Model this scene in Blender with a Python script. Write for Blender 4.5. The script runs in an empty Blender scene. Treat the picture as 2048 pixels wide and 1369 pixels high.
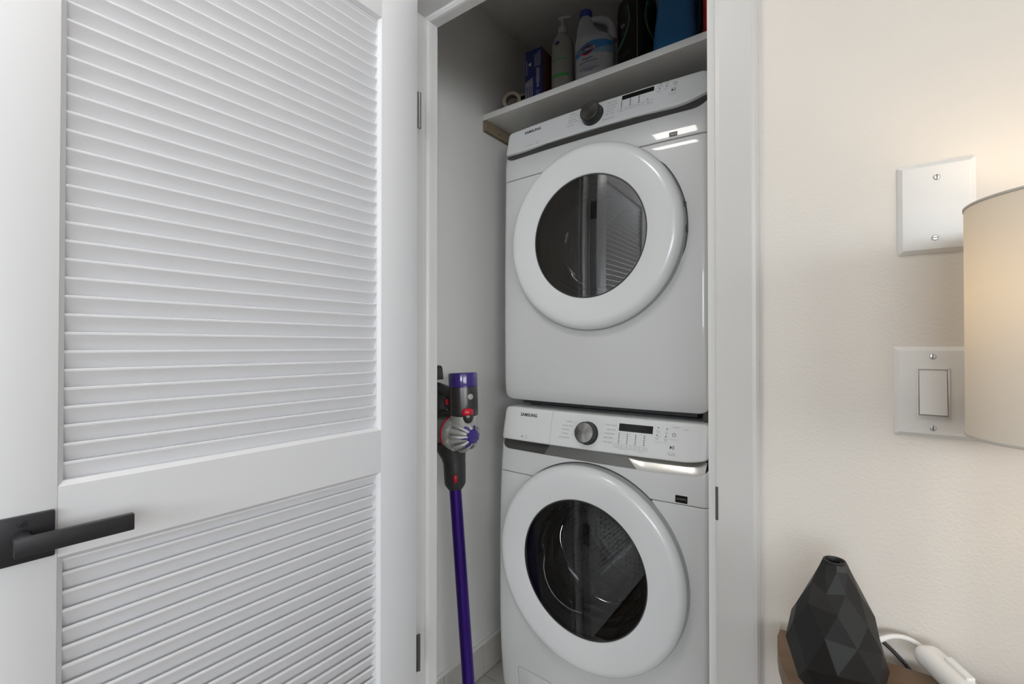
import bpy, bmesh, math, random
import numpy as np
from mathutils import Vector, Matrix
random.seed(4)
PI = math.pi
C = bpy.context.scene.collection
S = bpy.context.scene

# ------------------------------------------------------------------ camera
TH = math.radians(36.26)
cam_d = bpy.data.cameras.new('camera'); cam = bpy.data.objects.new('camera', cam_d); C.objects.link(cam)
cam_d.sensor_width = 36.0; cam_d.lens = 36.0 * 942.0 / 2048.0; cam_d.clip_start = 0.02
cam.location = (0, 0, 1.2); cam.rotation_euler = (math.radians(90.5), 0, TH)
S.camera = cam
# ------------------------------------------------------------------ view, world
S.view_settings.view_transform = 'Standard'; S.view_settings.look = 'None'
S.view_settings.exposure = 0.0; S.view_settings.gamma = 1.0; S.view_settings.use_curve_mapping = False
S.cycles.use_denoising = True
S.cycles.use_adaptive_sampling = True; S.cycles.adaptive_threshold = 0.03; S.cycles.adaptive_min_samples = 16
S.cycles.max_bounces = 8; S.cycles.diffuse_bounces = 4; S.cycles.glossy_bounces = 3
S.cycles.transparent_max_bounces = 16; S.cycles.transmission_bounces = 8
S.cycles.sample_clamp_indirect = 6.0
S.cycles.caustics_reflective = False; S.cycles.caustics_refractive = False
W = bpy.data.worlds.new('world'); S.world = W; W.use_nodes = True
W.node_tree.nodes['Background'].inputs[0].default_value = (0.8, 0.85, 0.9, 1)
W.node_tree.nodes['Background'].inputs[1].default_value = 0.3

# strengths of the lights; the two windows are unseen additions
CEIL_E = 25.0      # flush ceiling light in front of the closet
ADDED_WIN_E = 13.5        # unseen back window, added to light the machines from the front
ADDED_WIN2_E = 7.7       # unseen right-hand window, added to light the door and closet
BULB_E = 50.0      # bulb in the small lamp

# ------------------------------------------------------------------ materials
MATS = {}
def mat(name, col, rough=0.5, metal=0.0, spec=0.5, coat=0.0, bump=None, vary=0.0, emit=None, trans=0.0, alpha=1.0, vscale=8.0, crough=0.05):
    if name in MATS: return MATS[name]
    m = bpy.data.materials.new(name); m.use_nodes = True
    nt = m.node_tree; b = nt.nodes['Principled BSDF']
    b.inputs['Base Color'].default_value = (*col, 1); b.inputs['Roughness'].default_value = rough
    b.inputs['Metallic'].default_value = metal; b.inputs['Specular IOR Level'].default_value = spec
    b.inputs['Coat Weight'].default_value = coat; b.inputs['Coat Roughness'].default_value = crough
    b.inputs['Transmission Weight'].default_value = trans; b.inputs['Alpha'].default_value = alpha
    if emit: b.inputs['Emission Color'].default_value = (*emit[0], 1); b.inputs['Emission Strength'].default_value = emit[1]
    if bump or vary:
        tc = nt.nodes.new('ShaderNodeTexCoord')
    if bump:
        n = nt.nodes.new('ShaderNodeTexNoise'); n.inputs['Scale'].default_value = bump[0]; n.inputs['Detail'].default_value = 3
        bp = nt.nodes.new('ShaderNodeBump'); bp.inputs['Strength'].default_value = bump[1]; bp.inputs['Distance'].default_value = 0.001
        nt.links.new(tc.outputs['Object'], n.inputs['Vector']); nt.links.new(n.outputs['Fac'], bp.inputs['Height'])
        nt.links.new(bp.outputs['Normal'], b.inputs['Normal'])
    if vary:
        n2 = nt.nodes.new('ShaderNodeTexNoise'); n2.inputs['Scale'].default_value = vscale; n2.inputs['Detail'].default_value = 4
        r = nt.nodes.new('ShaderNodeMapRange'); r.inputs['To Min'].default_value = 1 - vary; r.inputs['To Max'].default_value = 1 + vary
        mx = nt.nodes.new('ShaderNodeVectorMath'); mx.operation = 'SCALE'; mx.inputs[0].default_value = col
        nt.links.new(tc.outputs['Object'], n2.inputs['Vector']); nt.links.new(n2.outputs['Fac'], r.inputs['Value'])
        nt.links.new(r.outputs['Result'], mx.inputs['Scale']); nt.links.new(mx.outputs[0], b.inputs['Base Color'])
    MATS[name] = m; return m

def glass_mat(name, tint, refl_min=0.04, rough=0.02, ior=1.5):
    """thin smoked pane: fresnel reflection over a tinted see-through"""
    m = bpy.data.materials.new(name); m.use_nodes = True; nt = m.node_tree
    for n in list(nt.nodes): nt.nodes.remove(n)
    out = nt.nodes.new('ShaderNodeOutputMaterial'); mix = nt.nodes.new('ShaderNodeMixShader')
    tr = nt.nodes.new('ShaderNodeBsdfTransparent'); tr.inputs[0].default_value = (*tint, 1)
    gl = nt.nodes.new('ShaderNodeBsdfGlossy'); gl.inputs['Roughness'].default_value = rough; gl.inputs[0].default_value = (1, 1, 1, 1)
    lw = nt.nodes.new('ShaderNodeFresnel'); lw.inputs['IOR'].default_value = ior
    ad = nt.nodes.new('ShaderNodeMath'); ad.operation = 'ADD'; ad.inputs[1].default_value = refl_min; ad.use_clamp = True
    nt.links.new(lw.outputs[0], ad.inputs[0]); nt.links.new(ad.outputs[0], mix.inputs[0])
    nt.links.new(tr.outputs[0], mix.inputs[1]); nt.links.new(gl.outputs[0], mix.inputs[2]); nt.links.new(mix.outputs[0], out.inputs[0])
    MATS[name] = m; return m

M_wall = mat('warm_white_wall_paint', (0.69, 0.645, 0.585), 0.55, bump=(260, 0.35), vary=0.01)
M_closet = mat('closet_wall_paint', (0.90, 0.89, 0.865), 0.6, bump=(230, 0.3), vary=0.01)
M_ceil = mat('ceiling_paint', (0.8, 0.8, 0.79), 0.8, bump=(120, 0.3))
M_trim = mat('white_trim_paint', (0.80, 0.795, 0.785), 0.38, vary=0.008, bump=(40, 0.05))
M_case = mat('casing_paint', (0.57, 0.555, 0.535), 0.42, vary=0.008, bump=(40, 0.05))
M_door = mat('white_door_paint', (0.80, 0.80, 0.815), 0.36, vary=0.008, bump=(60, 0.06))
M_slat = mat('white_slat_paint', (0.82, 0.82, 0.84), 0.26, vary=0.01, bump=(60, 0.06))
M_black = mat('matte_black_metal', (0.022, 0.022, 0.025), 0.42, spec=0.5, bump=(900, 0.08))
M_tile = mat('grey_beige_tile', (0.68, 0.655, 0.615), 0.35, vary=0.04, vscale=5)
M_grout = mat('dark_grout', (0.12, 0.115, 0.10), 0.9)
M_appl = mat('appliance_white_enamel', (0.70, 0.70, 0.69), 0.35, spec=0.4, coat=0.6, vary=0.004, crough=0.035)
M_plas = mat('appliance_white_plastic', (0.82, 0.82, 0.81), 0.30, spec=0.45)
M_door_pl = mat('appliance_door_plastic', (0.82, 0.82, 0.82), 0.22, spec=0.5, coat=0.3)
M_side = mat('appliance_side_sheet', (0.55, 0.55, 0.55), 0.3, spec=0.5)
M_rim = mat('door_rim_grey', (0.42, 0.42, 0.415), 0.35)
M_dark = mat('charcoal_plastic', (0.03, 0.03, 0.031), 0.45)
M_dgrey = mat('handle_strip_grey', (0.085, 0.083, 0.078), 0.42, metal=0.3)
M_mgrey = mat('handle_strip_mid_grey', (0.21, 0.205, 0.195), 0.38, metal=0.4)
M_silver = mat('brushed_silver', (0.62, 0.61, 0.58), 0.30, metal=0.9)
M_disp = mat('display_black_glass', (0.006, 0.006, 0.006), 0.12, spec=0.5)
M_ink = mat('dark_print', (0.05, 0.05, 0.052), 0.6)
M_ink2 = mat('grey_print', (0.24, 0.24, 0.245), 0.6)
M_seal = mat('rubber_gasket', (0.045, 0.045, 0.047), 0.5)
M_bowl = glass_mat('clear_bowl_glass', (0.70, 0.71, 0.71), 0.01, 0.01)
M_pane_d = glass_mat('smoked_pane', (0.30, 0.30, 0.30), 0.11, 0.004)
M_pane_w = glass_mat('dark_pane', (0.50, 0.50, 0.51), 0.02, 0.004)
M_wood = mat('raw_pine', (0.34, 0.27, 0.19), 0.75)
M_shelf = mat('white_melamine', (0.90, 0.89, 0.86), 0.45)
M_purple = mat('purple_anodised', (0.055, 0.018, 0.24), 0.28, metal=0.75)
M_purpt = mat('purple_plastic', (0.045, 0.02, 0.20), 0.15, spec=0.6, coat=0.5)
M_vdark = mat('vacuum_dark_nickel', (0.095, 0.09, 0.09), 0.30, metal=0.75)
M_vblk = mat('vacuum_charcoal', (0.035, 0.034, 0.034), 0.42)
M_red = mat('vacuum_red', (0.55, 0.012, 0.03), 0.25, spec=0.6)
M_vsil = mat('vacuum_silver', (0.50, 0.50, 0.48), 0.28, metal=0.35)
M_vwht = mat('vacuum_pale_cone', (0.66, 0.66, 0.65), 0.3)
M_bin = mat('vacuum_bin_grey', (0.17, 0.165, 0.155), 0.16, metal=0.2, coat=0.4)
M_plate = mat('ivory_white_plate', (0.74, 0.725, 0.70), 0.42, spec=0.5)
M_screw = mat('screw_metal', (0.55, 0.53, 0.50), 0.3, metal=0.8)
M_gap = mat('switch_gap_beige', (0.52, 0.47, 0.41), 0.7)
M_cordw = mat('white_cord', (0.80, 0.79, 0.77), 0.35)
M_egg = mat('black_ceramic', (0.010, 0.0095, 0.009), 0.46, spec=0.35, vary=0.1)
M_steel = None

def steel_drum():
    m = bpy.data.materials.new('perforated_drum_steel'); m.use_nodes = True; nt = m.node_tree; b = nt.nodes['Principled BSDF']
    b.inputs['Metallic'].default_value = 0.95; b.inputs['Roughness'].default_value = 0.28
    tc = nt.nodes.new('ShaderNodeTexCoord'); v = nt.nodes.new('ShaderNodeTexVoronoi'); v.inputs['Scale'].default_value = 55; v.inputs['Randomness'].default_value = 0.35
    r = nt.nodes.new('ShaderNodeValToRGB'); r.color_ramp.elements[0].position = 0.18; r.color_ramp.elements[0].color = (0.01, 0.01, 0.01, 1)
    r.color_ramp.elements[1].position = 0.26; r.color_ramp.elements[1].color = (0.34, 0.34, 0.33, 1)
    bp = nt.nodes.new('ShaderNodeBump'); bp.inputs['Strength'].default_value = 0.6; bp.inputs['Distance'].default_value = 0.003
    nt.links.new(tc.outputs['Object'], v.inputs['Vector']); nt.links.new(v.outputs['Distance'], r.inputs[0]); nt.links.new(r.outputs[0], b.inputs['Base Color'])
    nt.links.new(v.outputs['Distance'], bp.inputs['Height']); nt.links.new(bp.outputs[0], b.inputs['Normal'])
    return m
M_steel = steel_drum()

def wood_mat(name, c1, c2, scale=(3, 40, 40), rough=0.4, axis_rot=0.0):
    m = bpy.data.materials.new(name); m.use_nodes = True; nt = m.node_tree; b = nt.nodes['Principled BSDF']; b.inputs['Roughness'].default_value = rough
    tc = nt.nodes.new('ShaderNodeTexCoord'); mp = nt.nodes.new('ShaderNodeMapping'); mp.inputs['Scale'].default_value = scale; mp.inputs['Rotation'].default_value = (0, 0, axis_rot)
    n = nt.nodes.new('ShaderNodeTexNoise'); n.inputs['Scale'].default_value = 1.0; n.inputs['Detail'].default_value = 6; n.inputs['Distortion'].default_value = 0.6
    r = nt.nodes.new('ShaderNodeValToRGB'); r.color_ramp.elements[0].color = (*c1, 1); r.color_ramp.elements[1].color = (*c2, 1)
    r.color_ramp.elements[0].position = 0.3; r.color_ramp.elements[1].position = 0.7
    nt.links.new(tc.outputs['Object'], mp.inputs[0]); nt.links.new(mp.outputs[0], n.inputs['Vector']); nt.links.new(n.outputs['Fac'], r.inputs[0]); nt.links.new(r.outputs[0], b.inputs['Base Color'])
    return m
M_table = wood_mat('walnut_table_veneer', (0.13, 0.072, 0.034), (0.20, 0.115, 0.055), (4, 45, 45))
M_batten = wood_mat('raw_pine_batten', (0.22, 0.17, 0.115), (0.33, 0.26, 0.18), (60, 5, 60), 0.75)

def shade_mat():
    m = bpy.data.materials.new('linen_lamp_shade'); m.use_nodes = True; nt = m.node_tree
    for n in list(nt.nodes): nt.nodes.remove(n)
    out = nt.nodes.new('ShaderNodeOutputMaterial'); mix = nt.nodes.new('ShaderNodeMixShader'); mix.inputs[0].default_value = 0.24
    d = nt.nodes.new('ShaderNodeBsdfDiffuse'); d.inputs[0].default_value = (0.84, 0.79, 0.71, 1)
    t = nt.nodes.new('ShaderNodeBsdfTranslucent'); t.inputs[0].default_value = (0.80, 0.74, 0.61, 1)
    tc = nt.nodes.new('ShaderNodeTexCoord'); mp = nt.nodes.new('ShaderNodeMapping'); mp.inputs['Scale'].default_value = (900, 900, 700)
    nz = nt.nodes.new('ShaderNodeTexNoise'); nz.inputs['Scale'].default_value = 1; bp = nt.nodes.new('ShaderNodeBump'); bp.inputs['Strength'].default_value = 0.12; bp.inputs['Distance'].default_value = 0.0005
    nt.links.new(tc.outputs['Object'], mp.inputs[0]); nt.links.new(mp.outputs[0], nz.inputs['Vector']); nt.links.new(nz.outputs['Fac'], bp.inputs['Height']); nt.links.new(bp.outputs[0], d.inputs['Normal'])
    nt.links.new(d.outputs[0], mix.inputs[1]); nt.links.new(t.outputs[0], mix.inputs[2]); nt.links.new(mix.outputs[0], out.inputs[0])
    return m
M_shade = shade_mat()
def emis(name, col, s):
    m = bpy.data.materials.new(name); m.use_nodes = True; nt = m.node_tree
    for n in list(nt.nodes): nt.nodes.remove(n)
    out = nt.nodes.new('ShaderNodeOutputMaterial'); e = nt.nodes.new('ShaderNodeEmission'); e.inputs[0].default_value = (*col, 1); e.inputs[1].default_value = s
    nt.links.new(e.outputs[0], out.inputs[0]); return m
M_ceill = emis('ceiling_diffuser_lit', (1.0, 0.97, 0.93), CEIL_E)
M_win = emis('added_back_daylight', (0.86, 0.93, 1.0), ADDED_WIN_E)
M_bulb = emis('warm_bulb', (1.0, 0.80, 0.56), BULB_E)
M_win2 = emis('added_side_daylight', (0.93, 0.97, 1.0), ADDED_WIN2_E)

# ------------------------------------------------------------------ helpers
def link(name, me, m=None, parent=None, smooth=False):
    if m is not None: me.materials.append(m)
    if smooth:
        me.polygons.foreach_set('use_smooth', [True] * len(me.polygons))
    o = bpy.data.objects.new(name, me); C.objects.link(o)
    if parent is not None: o.parent = parent
    return o
def from_bm(name, bm, m=None, parent=None, smooth=False, sharp=None):
    bmesh.ops.recalc_face_normals(bm, faces=bm.faces[:])
    me = bpy.data.meshes.new(name); bm.to_mesh(me); bm.free()
    o = link(name, me, m, parent, smooth)
    if smooth and sharp: me.set_sharp_from_angle(angle=math.radians(sharp))
    return o
def py(name, v, f, m=None, parent=None, smooth=False, sharp=None, fix=True):
    me = bpy.data.meshes.new(name); me.from_pydata([tuple(a) for a in v], [], f); me.update()
    if fix:
        bm = bmesh.new(); bm.from_mesh(me); bmesh.ops.recalc_face_normals(bm, faces=bm.faces[:]); bm.to_mesh(me); bm.free()
    o = link(name, me, m, parent, smooth)
    if smooth and sharp: me.set_sharp_from_angle(angle=math.radians(sharp))
    return o
def add_box(bm, x0, x1, y0, y1, z0, z1, bev=0.0, seg=2):
    r = bmesh.ops.create_cube(bm, size=1.0)
    for v in r['verts']:
        v.co = Vector((x0 + (x1 - x0) * (v.co.x + .5), y0 + (y1 - y0) * (v.co.y + .5), z0 + (z1 - z0) * (v.co.z + .5)))
    if bev > 0:
        es = list({e for v in r['verts'] for e in v.link_edges})
        bmesh.ops.bevel(bm, geom=es, offset=bev, segments=seg, affect='EDGES', profile=0.5)
def box(name, x0, x1, y0, y1, z0, z1, m, parent=None, bev=0.0, seg=2):
    bm = bmesh.new(); add_box(bm, x0, x1, y0, y1, z0, z1, bev, seg)
    return from_bm(name, bm, m, parent, bev > 0, 40)
def frame_of(axis):
    a = Vector(axis).normalized(); t = Vector((0, 0, 1)) if abs(a.z) < 0.9 else Vector((1, 0, 0))
    u = t.cross(a).normalized(); w = a.cross(u); return u, w, a
def add_lathe(bm, prof, origin, axis=(0, 0, 1), n=48, cap0=False, cap1=False, sx=1.0, arc=None):
    """prof: list of (radius, along)"""
    u, w, a = frame_of(axis); o = Vector(origin); rings = []
    for r, h in prof:
        if r < 1e-6:
            rings.append([bm.verts.new(o + a * h)]); continue
        rings.append([bm.verts.new(o + a * h + u * (r * sx * math.cos(2 * PI * i / n)) + w * (r * math.sin(2 * PI * i / n))) for i in range(n)])
    for p, q in zip(rings, rings[1:]):
        if len(p) == 1 and len(q) == 1: continue
        for i in range(n):
            j = (i + 1) % n
            if len(p) == 1: bm.faces.new((p[0], q[i], q[j]))
            elif len(q) == 1: bm.faces.new((p[i], q[0], p[j]))
            else: bm.faces.new((p[i], q[i], q[j], p[j]))
    if cap0 and len(rings[0]) > 1: bm.faces.new(rings[0])
    if cap1 and len(rings[-1]) > 1: bm.faces.new(list(reversed(rings[-1])))
def lathe(name, prof, origin, axis, m, parent=None, n=48, cap0=True, cap1=True, sharp=35, sx=1.0):
    bm = bmesh.new(); add_lathe(bm, prof, origin, axis, n, cap0, cap1, sx)
    return from_bm(name, bm, m, parent, True, sharp)
def add_tube(bm, pts, rad, n=12, cap=True, flat=1.0):
    pts = [Vector(p) for p in pts]; rings = []
    rads = rad if isinstance(rad, (list, tuple)) else [rad] * len(pts)
    up = None
    for i, p in enumerate(pts):
        d = (pts[min(i + 1, len(pts) - 1)] - pts[max(i - 1, 0)]).normalized()
        if up is None: u, w, _ = frame_of(d)
        else:
            u = (up - d * up.dot(d)).normalized(); w = d.cross(u)
        up = u
        rings.append([bm.verts.new(p + u * rads[i] * math.cos(2 * PI * k / n) + w * rads[i] * flat * math.sin(2 * PI * k / n)) for k in range(n)])
    for a, b in zip(rings, rings[1:]):
        for k in range(n):
            j = (k + 1) % n; bm.faces.new((a[k], b[k], b[j], a[j]))
    if cap: bm.faces.new(rings[0]); bm.faces.new(list(reversed(rings[-1])))
def tube(name, pts, rad, m, parent=None, n=14, flat=1.0):
    bm = bmesh.new(); add_tube(bm, pts, rad, n, True, flat); return from_bm(name, bm, m, parent, True, 50)
def bez(p0, p1, p2, p3, n=12):
    out = []
    for i in range(n + 1):
        t = i / n; a = Vector(p0) * (1 - t) ** 3 + Vector(p1) * 3 * t * (1 - t) ** 2 + Vector(p2) * 3 * t * t * (1 - t) + Vector(p3) * t ** 3
        out.append(a)
    return out
def prism(name, pts2, axis, a0, a1, m, parent=None, bev=0.0, smooth=False):
    """closed 2-D outline extruded along x, y or z"""
    def P(p, h):
        return {'x': (h, p[0], p[1]), 'y': (p[0], h, p[1]), 'z': (p[0], p[1], h)}[axis]
    bm = bmesh.new(); lo = [bm.verts.new(P(p, a0)) for p in pts2]; hi = [bm.verts.new(P(p, a1)) for p in pts2]
    n = len(pts2); bm.faces.new(lo); bm.faces.new(list(reversed(hi)))
    for i in range(n): bm.faces.new((lo[i], hi[i], hi[(i + 1) % n], lo[(i + 1) % n]))
    if bev:
        bmesh.ops.bevel(bm, geom=[e for e in bm.edges], offset=bev, segments=2, affect='EDGES', profile=.5)
    return from_bm(name, bm, m, parent, bool(bev) or smooth, 40)
def empty(name, loc=(0, 0, 0), rz=0.0):
    o = bpy.data.objects.new(name, None); C.objects.link(o); o.empty_display_size = 0.05
    o.location = loc; o.rotation_euler = (0, 0, rz); return o
def tag(o, label, cat, group=None):
    o['label'] = label; o['category'] = cat
    if group: o['group'] = group
    return o
def struct(o, label=None):
    o['kind'] = 'structure'
    if label: o['label'] = label
    return o
def text_mesh(items, mapf, name, m, parent):
    """items: (string, x, z, size[, align[, rot]]) laid on a surface by mapf(x, z) -> world/local point"""
    vs, fs = [], []
    for it in items:
        s, x, z, size = it[:4]; al = it[4] if len(it) > 4 else 'CENTER'; sxx = it[5] if len(it) > 5 else 1.0; rot = it[6] if len(it) > 6 else 0.0; bold = it[7] if len(it) > 7 else 0.0
        cu = bpy.data.curves.new('lettering_source', 'FONT'); cu.body = s; cu.size = size; cu.align_x = al; cu.align_y = 'CENTER'; cu.resolution_u = 2
        cu.offset = bold * size
        o = bpy.data.objects.new('lettering_source', cu); C.objects.link(o)
        dg = bpy.context.evaluated_depsgraph_get(); me = bpy.data.meshes.new_from_object(o.evaluated_get(dg))
        base = len(vs); cr, sr = math.cos(rot), math.sin(rot)
        for v in me.vertices:
            a, b = v.co.x * sxx, v.co.y
            vs.append(mapf(x + a * cr - b * sr, z + a * sr + b * cr))
        for p in me.polygons: fs.append([base + k for k in p.vertices])
        bpy.data.objects.remove(o); bpy.data.curves.remove(cu); bpy.data.meshes.remove(me)
    o = py(name, vs, fs, m, parent, fix=False); o['kind'] = 'stuff'; return o
def band(name, xs, lo, hi, mapf, m, parent=None, nz=6):
    """decal between two curves lo(x), hi(x) laid on a surface"""
    vs, fs = [], []
    for x in xs:
        a, b = lo(x), hi(x)
        for k in range(nz + 1): vs.append(mapf(x, a + (b - a) * k / nz))
    for i in range(len(xs) - 1):
        for k in range(nz):
            p = i * (nz + 1) + k; fs.append([p, p + nz + 1, p + nz + 2, p + 1])
    return py(name, vs, fs, m, parent, smooth=True, fix=False)
def lin(a, b, n): return [a + (b - a) * i / (n - 1) for i in range(n)]

# ================================================================== SETTING
H = 2.44
WY0, WY1 = 0.797, 0.885       # closet front wall, room face and closet face
XL, XR = -0.893, -0.180       # clear opening
CXL, CXR, CYB = -1.114, -0.215, 2.16
RX0, RX1, RY0 = -2.3, 3.4, -4.4
HZ = 2.045
bm = bmesh.new()
add_box(bm, XR + 0.018, RX1, WY0, WY1, 0, H); add_box(bm, RX0, XL - 0.018, WY0, WY1, 0, H); add_box(bm, XL - 0.018, XR + 0.018, WY0, WY1, HZ + 0.018, H)
wf = from_bm('wall_front', bm, M_wall); struct(wf)
sy0, sy1, sz0_, sz1_ = -3.7, -0.55, 0.95, 2.25
bm = bmesh.new(); add_box(bm, RX1, RX1 + .1, RY0, sy0, 0, H); add_box(bm, RX1, RX1 + .1, sy1, WY1, 0, H); add_box(bm, RX1, RX1 + .1, sy0, sy1, 0, sz0_); add_box(bm, RX1, RX1 + .1, sy0, sy1, sz1_, H)
struct(from_bm('wall_right', bm, M_wall)); struct(box('wall_left', RX0 - .1, RX0, RY0, WY1, 0, H, M_wall))
bm = bmesh.new(); wx0, wx1, wz0, wz1 = -0.1, 2.6, 1.35, 2.35
add_box(bm, RX0, wx0, RY0 - .1, RY0, 0, H); add_box(bm, wx1, RX1, RY0 - .1, RY0, 0, H); add_box(bm, wx0, wx1, RY0 - .1, RY0, 0, wz0); add_box(bm, wx0, wx1, RY0 - .1, RY0, wz1, H)
struct(from_bm('wall_back', bm, M_wall))
# added window behind the camera, gives the machines frontal light
win = struct(empty('added_window_1', ((wx0 + wx1) / 2, RY0, wz0)), 'wide unseen daylight window added on the wall facing the closet')
def loc_(o, par):  # keep world position while parented to an unrotated empty
    o.location = -Vector(par.location); return o
bm = bmesh.new()
for a in ((wx0, wx0 + .05, wz0, wz1), (wx1 - .05, wx1, wz0, wz1), (wx0 + .05, wx1 - .05, wz0, wz0 + .05), (wx0 + .05, wx1 - .05, wz1 - .05, wz1), (1.225, 1.275, wz0 + .05, wz1 - .05)):
    add_box(bm, a[0], a[1], RY0 - .09, RY0 - .03, a[2], a[3])
loc_(from_bm('added_window_frame', bm, M_trim, win), win)
loc_(box('pane', wx0 + .05, 1.225, RY0 - .075, RY0 - .07, wz0 + .05, wz1 - .05, M_win, win), win)
loc_(box('pane', 1.275, wx1 - .05, RY0 - .075, RY0 - .07, wz0 + .05, wz1 - .05, M_win, win), win)
win2 = struct(empty('added_window_2', (RX1, (sy0 + sy1) / 2, sz0_)), 'unseen daylight window added in the wall opposite the louvred door')  # unseen window, put in for strong light from the right
bm = bmesh.new()
for a in ((sy0, sy0 + .05, sz0_, sz1_), (sy1 - .05, sy1, sz0_, sz1_), (sy0 + .05, sy1 - .05, sz0_, sz0_ + .05), (sy0 + .05, sy1 - .05, sz1_ - .05, sz1_), (-2.15, -2.10, sz0_ + .05, sz1_ - .05)):
    add_box(bm, RX1 + .03, RX1 + .09, a[0], a[1], a[2], a[3])
loc_(from_bm('added_window_frame', bm, M_trim, win2), win2)
loc_(box('pane', RX1 + .070, RX1 + .075, sy0 + .05, -2.15, sz0_ + .05, sz1_ - .05, M_win2, win2), win2)
loc_(box('pane', RX1 + .070, RX1 + .075, -2.10, sy1 - .05, sz0_ + .05, sz1_ - .05, M_win2, win2), win2)
# closet shell
struct(box('wall_closet_left', CXL - .08, CXL, WY1, CYB, 0, H, M_closet))
struct(box('wall_closet_right', CXR, CXR + .08, WY1, CYB, 0, H, M_closet))
struct(box('wall_closet_back', CXL - .08, CXR + .08, CYB, CYB + .08, 0, H, M_closet))
struct(box('ceiling', RX0 - .1, RX1 + .1, RY0 - .1, CYB + .08, H, H + .08, M_ceil))
# floor: grout bed with single tiles in the closet, dark planks in the unseen room to cut bounce
fl = struct(box('floor', RX0, RX1, RY0, CYB, -.06, -.004, M_grout), 'pale grey tiled floor with dark grout joints')
def tile(x0, x1, y0, y1):
    return box('tile', x0 + .0015, x1 - .0015, y0 + .0015, y1 - .0015, -.004, 0.0, M_tile, fl, bev=.0008, seg=1)
for (a, b) in ((CXL, -0.80), (-0.80, -0.50), (-0.50, CXR)):
    for (c, d) in ((0.733, 1.033), (1.033, 1.333), (1.333, 1.633), (1.633, CYB)):
        tile(a, b, c, d)
M_plank = wood_mat('low_bounce_planks', (.075, .05, .03), (.12, .082, .05), (30, 2.5, 30), .45)  # unseen room floor, kept dark to lower the light bounced upwards
for i in range(38):
    for j in range(3):
        a, b = RX0 + i * .15, RX0 + (i + 1) * .15; c, d = RY0 + j * 1.711 - (.4 if i % 2 else 0) * (j > 0), RY0 + (j + 1) * 1.711 - (.4 if i % 2 else 0) * (j < 2)
        box('plank', a + .001, b - .001, c + .001, min(d, .7325) - .001, -.004, 0.0, M_plank, fl)
# tile skirting with a rounded top trim on the closet's left wall
bs = struct(box('baseboard_left', CXL, CXL + .003, WY1, CYB, 0, .108, M_grout), 'tile skirting along the closet left wall')
for (a, b) in ((WY1, 1.127), (1.127, 1.333), (1.333, 1.733), (1.733, CYB)):
    box('tile', CXL + .003, CXL + .010, a + .0015, b - .0015, 0.002, .109, M_tile, bs, bev=.0008, seg=1)
tube('edge_trim', [(CXL + .002, WY1, .1135), (CXL + .002, CYB, .1135)], .0085, M_shelf, bs, 10)
# room skirting on the right of the closet
struct(box('baseboard_front', -0.118, RX1, WY0 - .013, WY0, 0, .1, M_trim, bev=.002))

# door frame: jambs, head, stops
tr = struct(empty('trim_1'), 'white painted door frame around the closet opening')
box('side_jamb', XL - .018, XL, WY0 - .012, WY1, 0, HZ + .018, M_trim, tr, .0015)
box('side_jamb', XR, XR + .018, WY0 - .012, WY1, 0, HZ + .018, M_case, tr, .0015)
box('head_jamb', XL, XR, WY0 - .012, WY1, HZ, HZ + .018, M_trim, tr, .0015)
def stop_profile(sgn, base, y0=.838):
    return [(base, y0), (base + sgn * .006, y0 + .001), (base + sgn * .0105, y0 + .006), (base + sgn * .0115, y0 + .012), (base + sgn * .0115, y0 + .034), (base, y0 + .034)]
prism('door_stop', stop_profile(1, XL), 'z', 0, HZ, M_trim, tr)
prism('door_stop', stop_profile(-1, XR), 'z', 0, HZ, M_trim, tr)
prism('door_stop', [(p[1], HZ - (p[0])) for p in stop_profile(1, 0)], 'x', XL, XR, M_trim, tr)
# casings on the room face
def casing(name, o):
    struct(o)
cs = struct(empty('trim_2'), 'flat white casing boards around the closet opening')
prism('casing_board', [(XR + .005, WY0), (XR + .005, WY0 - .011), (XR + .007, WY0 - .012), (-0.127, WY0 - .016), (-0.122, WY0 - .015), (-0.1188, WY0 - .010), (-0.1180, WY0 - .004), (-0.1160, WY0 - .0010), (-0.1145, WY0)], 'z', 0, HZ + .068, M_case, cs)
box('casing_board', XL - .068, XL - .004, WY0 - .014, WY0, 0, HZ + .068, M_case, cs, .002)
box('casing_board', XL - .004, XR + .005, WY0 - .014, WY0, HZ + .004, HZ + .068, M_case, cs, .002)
# strike plate let into the right jamb edge
sp = tag(empty('strike_plate', (XR, WY0 - .012, .954)), 'thin dark metal strike plate on the edge of the right door jamb', 'strike plate')
bm = bmesh.new(); add_box(bm, -.0006, .0035, -.0012, .03, -.026, .026, .0006, 1); from_bm('plate', bm, M_dgrey, sp)
for dz in (-.019, .019): lathe('screw', [(0.0035, 0), (0.003, .0012), (0, .0014)], (-.0006, .012, dz), (-1, 0, 0), M_screw, sp, 12)

# ================================================================== LOUVRED DOOR, standing open 90 degrees
XF = -0.858; TK = .035; XB = XF - TK
DY0, DY1 = 0.072, 0.7818
D = struct(empty('door_1', (XF, DY1, 0)), 'white louvred door standing open, black lever handle')
def dl(o): o.location = -Vector(D.location); return o
OY0, OY1 = 0.1492, 0.6755
ops = [(1.0125, 1.939), (0.245, 0.9195)]
dl(box('stile', XB, XF, DY0, OY0, .012, 2.0425, M_door, D, .0012))
dl(box('stile', XB, XF, OY1, DY1, .012, 2.0425, M_door, D, .0012))
dl(box('rail', XB, XF, OY0, OY1, 1.939, 2.0425, M_door, D)); dl(box('rail', XB, XF, OY0, OY1, .9195, 1.0125, M_door, D)); dl(box('rail', XB, XF, OY0, OY1, .012, .245, M_door, D))
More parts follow.
